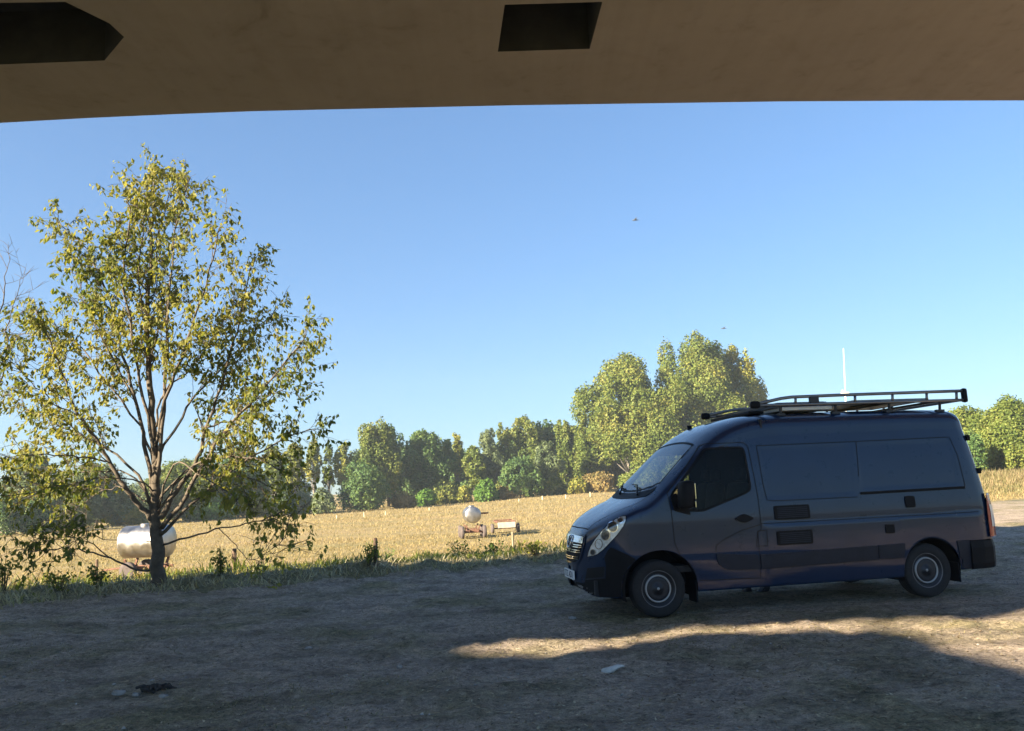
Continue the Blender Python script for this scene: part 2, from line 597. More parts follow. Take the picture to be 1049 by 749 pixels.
VV = (oct_v[None] * s + P[:, None, :] + np.array([0, 0, 0.008])).reshape(-1, 3)
FF = (oct_f[None] + (np.arange(n) * 6)[:, None, None]).reshape(-1, 3)
tag(mesh_obj('pebbles', VV, FF, m_peb), 'small pale stones scattered over the bare ground', 'pebbles', kind='stuff')
m_lit = leafy('dead_leaf', [(0.05, 0.035, 0.02), (0.14, 0.09, 0.045), (0.34, 0.27, 0.15), (0.55, 0.48, 0.34)], 0.1, 1.0)
P = scatter(40000, -11, 10, 4.6, 18, lambda X, Y, r: (Y < _lo(X)) & (np.abs(X) < 0.72 * Y), 43)
tag(blades('leaf_litter', P + np.array([0, 0, 0.008]), 0.05, 0.016, 1.4, m_lit, 0.3, 44, 0.2), 'dead leaves and straw bits on the bare ground', 'leaves', kind='stuff')

# ------------------------------------------------------------------ cdt helper
def cdt(outline, holes=(), step=None):
    """triangulate a polygon with holes (2-D lists), inner points on a grid of the given step"""
    def dens(poly):
        if not step: return [tuple(p) for p in poly]
        out = []
        for i, p in enumerate(poly):
            q_ = poly[(i + 1) % len(poly)]
            k = max(1, int(math.hypot(q_[0] - p[0], q_[1] - p[1]) / step))
            out += [(p[0] + (q_[0] - p[0]) * j / k, p[1] + (q_[1] - p[1]) * j / k) for j in range(k)]
        return out

    def inside(p, poly):
        c = False
        for i in range(len(poly)):
            (x1, y1), (x2, y2) = poly[i], poly[i - 1]
            if (y1 > p[1]) != (y2 > p[1]) and p[0] < (x2 - x1) * (p[1] - y1) / (y2 - y1) + x1:
                c = not c
        return c
    loops = [dens(outline)] + [dens(h_) for h_ in holes]
    pts, edges = [], []
    for lp in loops:
        k0 = len(pts)
        pts += lp
        edges += [(k0 + i, k0 + (i + 1) % len(lp)) for i in range(len(lp))]
    if step:
        xs = [p[0] for p in outline]; ys = [p[1] for p in outline]
        for x in np.arange(min(xs) + step / 2, max(xs), step):
            for y in np.arange(min(ys) + step / 2, max(ys), step):
                if inside((x, y), outline) and not any(inside((x, y), h_) for h_ in holes):
                    pts.append((x, y))
    v, e, f, *_ = delaunay_2d_cdt([Vector(p) for p in pts], edges, [], 0, 1e-6)
    faces = []
    for t in f:
        c = (sum(v[k].x for k in t) / len(t), sum(v[k].y for k in t) / len(t))
        if inside(c, loops[0]) and not any(inside(c, h_) for h_ in loops[1:]):
            faces.append(tuple(t))
    return [(p.x, p.y) for p in v], faces


def rounded(poly, r, n=4):
    out = []
    k = len(poly)
    for i in range(k):
        p = Vector(poly[i]); a = Vector(poly[i - 1]); b_ = Vector(poly[(i + 1) % k])
        u = (a - p); w = (b_ - p)
        rr_ = min(r, u.length * 0.45, w.length * 0.45)
        p1 = p + u.normalized() * rr_; p2 = p + w.normalized() * rr_
        for j in range(n + 1):
            t = j / n
            out.append(tuple((1 - t)**2 * p1 + 2 * t * (1 - t) * p + t * t * p2))
    return out


# ------------------------------------------------------------------ bridge overhead
HB = HC + 5.8
m_conc, nt, b = new_mat('soffit_concrete')
n1 = noise(nt, 0.35, 6, 0.6, sc3=(0.5, 1.3, 1))
n2 = noise(nt, 3.0, 8, 0.7)
n3 = noise(nt, 0.8, 3, 0.5, sc3=(6, 0.25, 1))
c1 = ramp(nt, [(0.25, (0.30, 0.245, 0.215)), (0.75, (0.36, 0.295, 0.26))], n1.outputs['Fac'])
c2 = ramp(nt, [(0.28, (0.80, 0.79, 0.78)), (0.42, (0.97, 0.97, 0.97)), (0.55, (1, 1, 1)), (0.8, (1.04, 1.03, 1.02))], n2.outputs['Fac'])
c3 = ramp(nt, [(0.35, (0.95, 0.945, 0.94)), (0.6, (1, 1, 1))], n3.outputs['Fac'])
cc = mixc(nt, 1.0, mixc(nt, 1.0, c1.outputs['Color'], c2.outputs['Color'], 'MULTIPLY'), c3.outputs['Color'], 'MULTIPLY')
n7 = noise(nt, 0.9, 9, 0.62, distortion=0.6)
c7 = ramp(nt, [(0.27, (0.62, 0.60, 0.58)), (0.36, (0.92, 0.91, 0.90)), (0.48, (1, 1, 1)), (0.66, (1.0, 1.0, 1.0)), (0.74, (1.10, 1.09, 1.07))], n7.outputs['Fac'])
cc = mixc(nt, 1.0, cc, c7.outputs['Color'], 'MULTIPLY')
nt.links.new(cc, b.inputs['Base Color'])
b.inputs['Roughness'].default_value = 0.9
bump(nt, b, n2.outputs['Fac'], 0.2, 0.015)
m_conc_shade = plain('recess_shade', (0.035, 0.030, 0.026), 0.95, var=0.3, scale=3)  # shade inside the openings is painted in as a much darker concrete

bridge = empty('concrete_bridge', (0, 0, 0))
tag(bridge, 'brown concrete road bridge overhead with two dark openings in its underside', 'bridge')
cot = 1 / math.tan(SUN_EL)
shx, shy = math.sin(SUN_AZ) * cot, math.cos(SUN_AZ) * cot
_sx, _sy = shx * HB, shy * HB
front = [(-90, -2), (-60, 2.5)] + [(x - _sx, y - _sy) for x, y in ((-16, 14.6), (-10, 15.9), (-7.35, 17.0), (-3, 17.5), (0.8, 18.1), (6, 20.2))]  # unseen left edge, shaped to cast the wanted shade boundary
front += [tuple((np.array([0, 0, HC]) + ray(x, y) * (5.8 / ray(x, y)[2]))[:2]) for x, y in
          [(0, 126), (90, 121), (180, 117), (260, 114), (390, 111), (524, 108), (660, 106), (800, 104), (930, 103.3), (1049, 103)]]
front += [(16, 13.2), (30, 16.5), (90, 34)]
outline = front + [(90, 22), (30, 13), (10, 8), (2, 6.3), (-6, 1.0), (-9, -5.5), (-14, -8), (-40, -12), (-90, -18)]  # unseen back edge, cut narrow at the right to let sky light in
soff = lambda L: [tuple((np.array([0, 0, HC]) + ray(x, y) * (5.8 / ray(x, y)[2]))[:2]) for x, y in L]
hole1 = soff([(517, 5), (617, 2), (604, 50), (510, 53)])
hole2 = soff([(-60, 4), (0, 3), (67, 2), (112, 24), (127, 38), (107, 62), (0, 66), (-60, 69)])
lit = [(480, 663), (560, 655), (620, 651), (700, 645), (760, 641), (860, 636), (1003, 634), (1049, 626), (1150, 606),
       (1150, 722), (1049, 684), (960, 658), (900, 646), (800, 646.5), (700, 652), (620, 663), (560, 672), (500, 670)]
sun_slot = []  # unseen opening added to the deck so that sun falls on the strip
for x, y in lit:
    g_ = ground_at(x, y)
    sun_slot.append((g_[0] - shx * HB, g_[1] - shy * HB))
def ragged(P, step, amp, seed):
    out = []
    for i in range(len(P)):
        p, q_ = np.array(P[i]), np.array(P[(i + 1) % len(P)])
        k = max(1, int(np.hypot(*(q_ - p)) / step))
        for j in range(k):
            c = p + (q_ - p) * j / k
            out.append((c[0] + amp * float(fbm(np.array([c[0] * 1.7 + seed]), np.array([c[1] * 1.7]), 3)[0]), c[1] + amp * float(fbm(np.array([c[0] * 1.7]), np.array([c[1] * 1.7 + seed + 9]), 3)[0])))
    return out


sun_slot = ragged(sun_slot, 0.22, 0.28, 4)
TH = 1.0  # sides slanted along the sun rays so the thickness adds no shadow
v2, f2 = cdt(outline, [hole1, hole2, sun_slot])
verts = [(x, y, HB) for x, y in v2]
faces = [tuple(f) for f in f2]
vt, ft = cdt(outline, [sun_slot])
k0 = len(verts)
verts += [(x - shx * TH, y - shy * TH, HB + TH) for x, y in vt]
faces += [tuple(k0 + i for i in f) for f in ft]
for lp in (outline, sun_slot):
    k0 = len(verts); n = len(lp)
    verts += [(x, y, HB) for x, y in lp] + [(x - shx * TH, y - shy * TH, HB + TH) for x, y in lp]
    faces += [(k0 + i, k0 + (i + 1) % n, k0 + n + (i + 1) % n, k0 + n + i) for i in range(n)]
mesh_obj('deck', verts, faces, m_conc, bridge)
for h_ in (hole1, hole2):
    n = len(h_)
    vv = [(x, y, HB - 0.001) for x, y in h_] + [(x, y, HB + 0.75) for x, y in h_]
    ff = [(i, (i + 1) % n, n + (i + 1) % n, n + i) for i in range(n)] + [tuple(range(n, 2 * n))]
    o = mesh_obj('opening', vv, ff, m_conc_shade, bridge)
bm = bmesh.new()
for px_, py_ in ((19, 6), (-27, -2)):
    pass
bm.free()
for px_, py_ in ((24, 13.3), (-32, -3.5)):
    bm = bmesh.new()
    lathe(bm, [(1.0, -0.6), (0.9, 0.3), (0.9, HB - 0.8), (1.25, HB - 0.003)], 32, 'Z', (px_, py_, 0))
    bm_obj('pier', bm, m_conc, bridge, True)

# ------------------------------------------------------------------ trees
def leaf_quads(C, N, size, rnd, aspect=0.7):
    """one leaf face per centre, N the preferred normals"""
    n = len(C)
    nn = N + rnd.normal(0, 0.75, (n, 3))
    nn /= np.linalg.norm(nn, axis=1, keepdims=True) + 1e-9
    a = rnd.normal(0, 1, (n, 3))
    u = np.cross(nn, a); u /= np.linalg.norm(u, axis=1, keepdims=True) + 1e-9
    w = np.cross(nn, u)
    s_ = (size * (0.6 + 0.8 * rnd.random(n)))[:, None]
    VV = np.stack([C - u * s_ * 0.6, C + w * s_ * aspect * 0.4 - u * s_ * 0.05, C + u * s_ * 0.6, C - w * s_ * aspect * 0.4 - u * s_ * 0.05], 1).reshape(-1, 3)
    k = np.arange(n) * 4
    return VV, np.stack([k, k + 1, k + 2, k + 3], 1)


m_bark = plain('bark', (0.105, 0.084, 0.062), 0.95, var=0.45, scale=7, bumpv=0.9)
m_pbark = plain('pale_bark', (0.20, 0.18, 0.15), 0.95, var=0.35, scale=3, bumpv=0.4)

LEAF = {
    'poplar': leafy('poplar_leaf', [(0.065, 0.102, 0.021), (0.124, 0.168, 0.032), (0.175, 0.204, 0.044), (0.248, 0.233, 0.052)], 0.3, 0.12),
    'yellow': leafy('yellowing_leaf', [(0.102, 0.146, 0.029), (0.189, 0.212, 0.040), (0.262, 0.254, 0.044), (0.320, 0.262, 0.058)], 0.3, 0.12),
    'dark': leafy('alder_leaf', [(0.048, 0.095, 0.034), (0.075, 0.143, 0.042), (0.124, 0.190, 0.057), (0.170, 0.227, 0.057)], 0.25, 0.15),
    'green': leafy('bright_leaf', [(0.058, 0.131, 0.021), (0.102, 0.204, 0.029), (0.146, 0.248, 0.044)], 0.3, 0.2),
    'willow': leafy('willow_leaf', [(0.087, 0.124, 0.058), (0.146, 0.189, 0.087), (0.204, 0.233, 0.110)], 0.3, 0.15),
    'brown': leafy('rusty_leaf', [(0.146, 0.131, 0.044), (0.248, 0.189, 0.065), (0.320, 0.218, 0.087)], 0.25, 0.2),
}


def far_tree(name, label, cat, px, by, ty, wpx, leaf, shape, seed, Y=None, base=None, nl=None, dens=1.0, group=None, bare=0.0):
    """a tree at the pixel column px: by the base row, ty the top row, wpx the crown width in pixels"""
    rnd = np.random.default_rng(seed)
    if Y is None:
        g_ = gpx(px, by)
    else:
        g_ = at_depth(px, by, Y); g_[2] = hz(g_[0], g_[1])
    Y_ = g_[1]
    top = at_depth(px, ty, Y_)
    mpp = Y_ / F0 * 1.02
    H = top[2] - g_[2]
    W = wpx * mpp * 1.18
    root = empty(name, g_)
    tag(root, label, cat, group)
    lobes = []
    if shape == 'round':
        z0 = H * (0.20 + bare); k = nl or 34
        for i in range(k):
            t = (i + 0.5) / k
            zc_ = z0 + (H - z0) * (0.05 + 0.90 * t)
            prof = math.sin(PI * min(1, 0.18 + 0.80 * t)) ** 0.6
            a = i * 2.4 + rnd.random()
            rr_ = W * 0.5 * prof * (0.35 + 0.55 * rnd.random())
            s_ = W * (0.085 + 0.10 * rnd.random()) * (0.65 + 0.5 * prof)
            lobes.append((rr_ * math.cos(a), rr_ * math.sin(a), zc_, s_, s_ * (0.8 + 0.5 * rnd.random())))
        lobes.append((0, 0, z0 + (H - z0) * 0.45, W * 0.30, (H - z0) * 0.36))
        lobes.append((rnd.normal(0, W * .12), 0, H - W * 0.10, W * 0.10, W * 0.10))
    elif shape == 'tall':
        z0 = H * (0.14 + bare); k = nl or 34
        for i in range(k):
            t = (i + 0.5) / k
            zc_ = z0 + (H - z0) * (0.04 + 0.9 * t)
            prof = (1 - 0.50 * t ** 2.6) * (0.8 + 0.2 * min(1, t * 4))
            a = i * 2.4 + rnd.random()
            rr_ = W * 0.5 * prof * (0.30 + 0.62 * rnd.random())
            s_ = W * (0.10 + 0.11 * rnd.random()) * prof
            lobes.append((rr_ * math.cos(a), rr_ * math.sin(a), zc_, s_, s_ * (1.3 + 0.9 * rnd.random())))
        lobes.append((0, 0, z0 + (H - z0) * 0.44, W * 0.25, (H - z0) * 0.44))
        lobes.append((rnd.normal(0, W * .10), 0, H - W * 0.16, W * 0.09, W * 0.17))
    else:  # bush, down to the ground
        k = nl or 12
        for i in range(k):
            a = i * 2.4; t = rnd.random()
            rr_ = W * 0.5 * (0.75 - 0.55 * t) * (0.5 + 0.5 * rnd.random())
            s_ = W * (0.14 + 0.1 * rnd.random())
            lobes.append((rr_ * math.cos(a), rr_ * math.sin(a), H * (0.2 + 0.62 * t), s_, min(s_ * 1.1, H * 0.4)))
        lobes.append((0, 0, H * 0.45, W * 0.36, H * 0.5))
    ls = max(0.10, 2.1 * mpp)
    Cs, Ns = [], []
    for (x, y, z, sx, sz_) in lobes:
        area = 4 * PI * ((sx * sx * 2 + sx * sz_ * 2 * 0) / 2 + sx * sz_) / 2
        n = int(dens * 1.15 * area / (ls * ls * 0.42)) + 6
        d = rnd.normal(0, 1, (n, 3)); d /= np.linalg.norm(d, axis=1, keepdims=True)
        rad = 1.0 - 0.45 * rnd.random(n) ** 1.6 + 0.10 * rnd.normal(0, 1, n)
        # gaps between clumps
        g2 = fbm((x + d[:, 0] * sx) * 0.55 / max(mpp * 8, .2) + seed * 3.1, (z + d[:, 2] * sz_ + y + d[:, 1] * sx) * 0.55 / max(mpp * 8, .2), 2)
        keep = g2 > -0.34
        d, rad = d[keep], rad[keep] + 0.22 * g2[keep]
        c = np.stack([x + d[:, 0] * sx * rad, y + d[:, 1] * sx * rad, z + d[:, 2] * sz_ * rad], 1)
        Cs.append(c); Ns.append(d * 0.9 + np.array([0, 0, 0.35]))
    C_ = np.concatenate(Cs); N_ = np.concatenate(Ns)
    kk = C_[:, 2] > 0.02 * H
    C_, N_ = C_[kk], N_[kk]
    vv, ff = leaf_quads(C_, N_, ls, rnd, 0.95)
    mesh_obj('crown', vv, ff, LEAF[leaf], root)
    bm = bmesh.new()
    rt = max(0.06, 0.016 * H) * (0.6 if shape == 'bush' else 1)
    lean = rnd.normal(0, 0.02 * H, 2)
    tp = [(lean[0] * t * t, lean[1] * t * t, H * 0.86 * t - 0.15) for t in np.linspace(0, 1, 7)]
    tube(bm, tp, [rt * (1.25 - 1.1 * t) for t in np.linspace(0, 1, 7)], 7)
    for (x, y, z, sx, sz_) in lobes[: (10 if shape != 'bush' else 5)]:
        zb = max(0.12 * H, z - 0.25 * H - 0.4 * math.hypot(x, y)) if shape != 'bush' else 0.05
        tt = (zb + 0.15) / (H * 0.86)
        tube(bm, [(lean[0] * tt * tt, lean[1] * tt * tt, zb), (x * 0.45, y * 0.45, zb + (z - zb) * 0.55), (x, y, z + 0.2 * sz_)], [rt * 0.45, rt * 0.3, rt * 0.1], 5)
    bm_obj('trunk', bm, m_pbark if leaf in ('poplar', 'yellow') else m_bark, root, True)
    return root

TB = 'trees along the far side of the pasture'
BB = 'bushes along the far edge of the pasture'
far_list = [
    # name, label, category, px, top row, width px, leaf, shape, Y
    ('poplar_tree', 'slim poplar with a yellow top, leftmost of the thin poplars beside the near tree', 'tree', 302, 453, 17, 'yellow', 'tall', 175, 0.28),
    ('poplar_tree', 'slim yellow topped poplar second from the near tree with sky between its stems', 'tree', 322, 450, 16, 'yellow', 'tall', 172, 0.30),
    ('poplar_tree', 'slim dark green poplar between two yellow topped poplars', 'tree', 337, 456, 14, 'poplar', 'tall', 178, 0.25),
    ('poplar_tree', 'slim pale poplar just left of the broad two toned poplar', 'tree', 352, 452, 18, 'yellow', 'tall', 175, 0.22),
    ('poplar_tree', 'dark leaved crown painting the shaded right half of the broad two toned poplar', 'tree', 398, 436, 36, 'dark', 'tall', 186, 0.0),  # shaded side of the broad poplar, put into a separate dark leaf colour
    ('poplar_tree', 'broad poplar with a rounded yellow green crown left of the tank trailer', 'tree', 384, 435, 44, 'poplar', 'tall', 178, 0.05),
    ('alder_tree', 'dark layered tree right of the broad two toned poplar', 'tree', 437, 441, 40, 'dark', 'round', 186, 0.0),
    ('alder_tree', 'narrow dark tree beside the slim yellow topped spire', 'tree', 459, 449, 20, 'dark', 'tall', 190, 0.0),
    ('poplar_tree', 'slim yellow spire above the tank trailer with wheels', 'tree', 470, 443, 13, 'yellow', 'tall', 196, 0.2),
    ('alder_tree', 'rounded mid green tree above the bright green bush', 'tree', 487, 457, 24, 'poplar', 'round', 186, 0.0),
    ('willow_tree', 'thin pale feathery tree with sky showing through its top', 'tree', 503, 438, 20, 'willow', 'tall', 196, 0.1),
    ('poplar_tree', 'narrow pale green tree left of the big rounded tree', 'tree', 518, 432, 17, 'poplar', 'tall', 200, 0.0),
    ('broadleaf_tree', 'big rounded light green tree in the middle of the tree line', 'tree', 541, 427, 36, 'poplar', 'round', 202, 0.0),
    ('alder_tree', 'dark tree top right of the big rounded light green tree', 'tree', 564, 431, 26, 'dark', 'tall', 206, 0.0),
    ('poplar_tree', 'straight poplar right of the dark tree top, left one of two close together', 'tree', 582, 429, 24, 'poplar', 'tall', 200, 0.0),
    ('poplar_tree', 'straight poplar left of the tallest trees, right one of two close together', 'tree', 603, 426, 28, 'poplar', 'tall', 198, 0.0),
    ('broadleaf_tree', 'huge broad leafy tree just left of the tallest tree', 'tree', 646, 368, 84, 'poplar', 'round', 196, 0.0),
    ('broadleaf_tree', 'tallest leafy tree rising behind the windscreen of the van', 'tree', 724, 347, 96, 'poplar', 'tall', 200, 0.0),
    ('broadleaf_tree', 'loose tree with open sprays of leaves at the right end of the tall group', 'tree', 768, 354, 46, 'yellow', 'tall', 204, 0.0),
    ('broadleaf_tree', 'leafy tree hanging low between the two biggest trees', 'tree', 684, 400, 60, 'poplar', 'tall', 188, 0.0),
    ('willow_tree', 'pale rounded willow in front of the straight poplars', 'tree', 561, 452, 28, 'willow', 'round', 186, 0.0),
    ('alder_tree', 'dark green low tree in front of the big rounded tree', 'tree', 533, 474, 42, 'dark', 'round', 180, 0.0),
    # right of the van
    ('broadleaf_tree', 'bright green tree just right of the rear of the van', 'tree', 1000, 421, 60, 'poplar', 'round', 118, 0.0),
    ('broadleaf_tree', 'bright green tree at the right edge of the photo', 'tree', 1046, 414, 66, 'poplar', 'round', 112, 0.0),
    ('broadleaf_tree', 'light green tree mostly hidden behind the rear of the van', 'tree', 962, 432, 50, 'poplar', 'round', 122, 0.0),
    # left, seen through the near tree
    ('willow_tree', 'pale tree at the left edge seen through the near tree', 'tree', 31, 460, 46, 'willow', 'tall', 120, 0.0),
    ('broadleaf_tree', 'loose green tree left of the trunk of the near tree', 'tree', 100, 478, 56, 'willow', 'round', 130, 0.0),
    ('broadleaf_tree', 'green tree right behind the trunk of the near tree', 'tree', 190, 474, 60, 'poplar', 'round', 140, 0.0),
    ('alder_tree', 'dark tree seen through the right side of the near tree', 'tree', 244, 462, 46, 'dark', 'round', 148, 0.0),
    ('poplar_tree', 'slim poplar at the right fringe of the near tree', 'tree', 280, 455, 20, 'poplar', 'tall', 165, 0.2),
]
for i, (nm, lb, ct, px, ty, wp, lf, shp, Y, bare) in enumerate(far_list):
    far_tree(nm, lb, ct, px, 505, ty, wp, lf, shp, 100 + i, Y=Y, bare=bare, group=TB)
bush_list = [
    ('broad dark green bush below the slim poplars', 372, 480, 56, 'dark', 160),
    ('small grey green bush right of the near tree', 332, 503, 26, 'willow', 148),
    ('olive bush in the gap below the thin poplars', 308, 508, 30, 'willow', 152),
    ('low reddish scrub right of the broad dark bush', 412, 505, 28, 'brown', 165),
    ('lime green bush left of the tank trailer with wheels', 436, 503, 24, 'green', 176),
    ('round green bush above the lime green bush', 452, 494, 40, 'poplar', 184),
    ('small yellow green bush between two dark trees', 476, 498, 16, 'yellow', 182),
    ('bright green round bush above the flat rusty trailer', 497, 493, 26, 'green', 176),
    ('low dull bush right of the bright green round bush', 519, 500, 24, 'brown', 180),
    ('mid green bush below the pale rounded willow', 562, 488, 34, 'poplar', 186),
    ('rust tinted bush at the foot of the tallest trees', 612, 484, 38, 'brown', 186),
    ('yellowish bush at the edge of the pasture beside the bonnet of the van', 592, 492, 26, 'yellow', 184),
    ('green bush hidden behind the windscreen of the van', 656, 482, 46, 'poplar', 184),
    ('dense bush behind the cab of the van', 720, 470, 70, 'poplar', 184),
    ('dark bush in the shade below the light poplars', 578, 500, 20, 'dark', 190),
    ('blue green bush at the left edge behind the near tree', 38, 515, 40, 'dark', 112),
    ('dark bush left of the tank behind the near tree', 8, 508, 34, 'dark', 108),
    ('yellowish bush left of the silver tank behind the near tree', 78, 522, 34, 'yellow', 125),
    ('bright green bush right of the trunk of the near tree', 215, 512, 50, 'green', 140),
    ('yellowish bush below the dark tree right of the trunk', 262, 510, 44, 'yellow', 146),
    ('leafy bush left of the trunk above the tank', 132, 516, 44, 'yellow', 132),
    ('dark green shrub above the bank beside the rear of the van', 1004, 440, 24, 'dark', 100),
    ('bright green shrub at the right edge above the bank', 1036, 436, 60, 'poplar', 104),
]
for i, (px, ty, wp, lf) in enumerate([(292, 478, 40, 'dark'), (375, 462, 40, 'dark'), (415, 458, 40, 'dark'), (448, 462, 40, 'dark'), (478, 466, 40, 'dark'), (505, 462, 40, 'poplar'), (528, 446, 40, 'dark'),
                                      (556, 442, 40, 'poplar'), (575, 437, 36, 'dark'), (592, 436, 36, 'poplar'), (622, 420, 50, 'poplar'), (665, 405, 60, 'poplar'), (700, 400, 70, 'dark'), (745, 385, 60, 'poplar'),
                                      (225, 484, 60, 'poplar'), (165, 494, 60, 'willow'), (110, 498, 60, 'poplar'), (55, 494, 50, 'willow')]):
    far_tree('broadleaf_tree', 'dim tree of the second row behind the front trees', 'tree', px, 505, ty, wp, lf, 'round', 200 + i, Y=222 if px > 250 else 165, bare=-0.12, group='trees of the second row')
for i, (lb, px, ty, wp, lf, Y) in enumerate(bush_list):
    far_tree('bush', lb, 'bush', px, 512, ty, wp, lf, 'bush', 300 + i, Y=Y, group=BB)

# ------------------------------------------------------------------ near tree
T0 = gpx(163, 600)
TY = float(T0[1])


PX0, PY0, PSX, PSY = 160, 600, 0.95, 0.955


def px_path(L, dy):
    """pixel polyline to points round the tree's own depth; dy the depth at the far end"""
    n = len(L)
    out = []
    for i, (x, y) in enumerate(L):
        t = i / (n - 1)
        x, y = PX0 + (x - PX0) * PSX, PY0 + (y - PY0) * PSY
        out.append(Vector(at_depth(x, y, TY + dy * t ** 1.2)) - Vector(T0))
    return out


def smooth_path(P, k=4):
    out = []
    n = len(P)
    for i in range(n - 1):
        p0 = P[max(i - 1, 0)]; p1 = P[i]; p2 = P[i + 1]; p3 = P[min(i + 2, n - 1)]
        for j in range(k):
            t = j / k
            out.append(0.5 * ((2 * p1) + (p2 - p0) * t + (2 * p0 - 5 * p1 + 4 * p2 - p3) * t * t + (3 * p1 - p0 - 3 * p2 + p3) * t ** 3))
    out.append(P[-1])
    return out


def grow_tree(limbs, seed, leaf_mat, root, leaf_size, twig_step=0.17, leaf_n=(4, 8), twig_leaf=1.0, axis_r=None):
    """limbs: (points, r0, r1, first, leafiness). Trunk mesh with all wood, crown mesh with all leaves"""
    rnd = np.random.default_rng(seed)
    bm = bmesh.new()
    LC, LN = [], []
    for P, ra, rb, t0, lf in limbs:
        P = smooth_path(P)
        n = len(P)
        P = [p + Vector(rnd.normal(0, 0.018, 3)) * (1 if 0 < i < n - 1 else 0) for i, p in enumerate(P)]
        tube(bm, P, [ra + (rb - ra) * (i / (n - 1)) ** 0.8 for i in range(n)], 9 if ra > 0.05 else 6)
        if lf <= 0:
            continue
        # twigs
        seg = [(P[i + 1] - P[i]).length for i in range(n - 1)]
        tot = sum(seg)
        s_ = tot * t0
        while s_ < tot:
            a = 0
            acc = 0
            while a < n - 2 and acc + seg[a] < s_:
                acc += seg[a]; a += 1
            fr = (s_ - acc) / max(seg[a], 1e-6)
            p = P[a].lerp(P[a + 1], min(1, fr))
            tg = (P[a + 1] - P[a]).normalized()
            t = s_ / tot
            out = Vector((p.x, p.y, 0))
            out = out.normalized() if out.length > 0.1 else Vector(rnd.normal(0, 1, 3)).normalized()
            rv = Vector(rnd.normal(0, 1, 3))
            rv -= tg * rv.dot(tg)
            rv.normalize()
            d = (tg * 0.55 + rv * 0.75 + out * 0.35 + Vector((0, 0, 0.25))).normalized()
            ln = (0.45 + 0.75 * rnd.random()) * (1.15 - 0.55 * t)
            tw = [p]
            for k in range(4):
                d = (d + Vector(rnd.normal(0, 0.16, 3)) + Vector((0, 0, 0.05))).normalized()
                tw.append(tw[-1] + d * ln / 4)
            tr = max(0.006, (ra + (rb - ra) * t) * 0.30)
            tr = min(tr, 0.018)
            tube(bm, tw, [tr, tr * .8, tr * .6, tr * .45, 0.003], 4, False)
            for k in range(2, 5):
                for rep in range(1 + (rnd.random() < 0.5)):
                    b0 = tw[k - 1].lerp(tw[k], rnd.random())
                    dd = (d + Vector(rnd.normal(0, 0.7, 3)) + Vector((0, 0, -0.05))).normalized()
                    l2 = 0.14 + 0.26 * rnd.random()
                    tip = b0 + dd * l2 + Vector((0, 0, -0.03))
                    tube(bm, [b0, b0.lerp(tip, 0.5) + Vector((0, 0, 0.015)), tip], [0.005, 0.004, 0.002], 3, False)
                    if rnd.random() < lf * twig_leaf:
                        m = int(rnd.integers(leaf_n[0], leaf_n[1]))
                        for j in range(m):
                            q_ = b0.lerp(tip, 0.35 + 0.7 * rnd.random()) + Vector(rnd.normal(0, 0.035, 3)) + Vector((0, 0, -0.02))
                            LC.append(tuple(q_)); LN.append(tuple(dd * 0.3 + out * 0.4 + Vector((0, 0, 0.15))))
            s_ += twig_step * (0.6 + 0.8 * rnd.random())
    bm_obj('trunk', bm, m_bark, root, True)
    if LC:
        C_ = np.array(LC); N_ = np.array(LN)
        n = len(C_)
        # hanging leaves: long axis mostly downwards
        u = rnd.normal(0, 0.45, (n, 3)) + np.array([0, 0, -0.8]) + N_ * 0.25
        u /= np.linalg.norm(u, axis=1, keepdims=True)
        w = np.cross(u, rnd.normal(0, 1, (n, 3))); w /= np.linalg.norm(w, axis=1, keepdims=True)
        nrm = np.cross(u, w)
        L_ = (leaf_size * (0.65 + 0.7 * rnd.random(n)))[:, None]
        fold = nrm * L_ * 0.10
        VV = np.stack([C_, C_ + u * L_ * 0.45 + w * L_ * 0.27 + fold, C_ + u * L_, C_ + u * L_ * 0.45 - w * L_ * 0.27 + fold], 1).reshape(-1, 3)
        k = np.arange(n) * 4
        FF = np.concatenate([np.stack([k, k + 1, k + 2], 1), np.stack([k, k + 2, k + 3], 1)])
        mesh_obj('crown', VV, FF, leaf_mat, root)


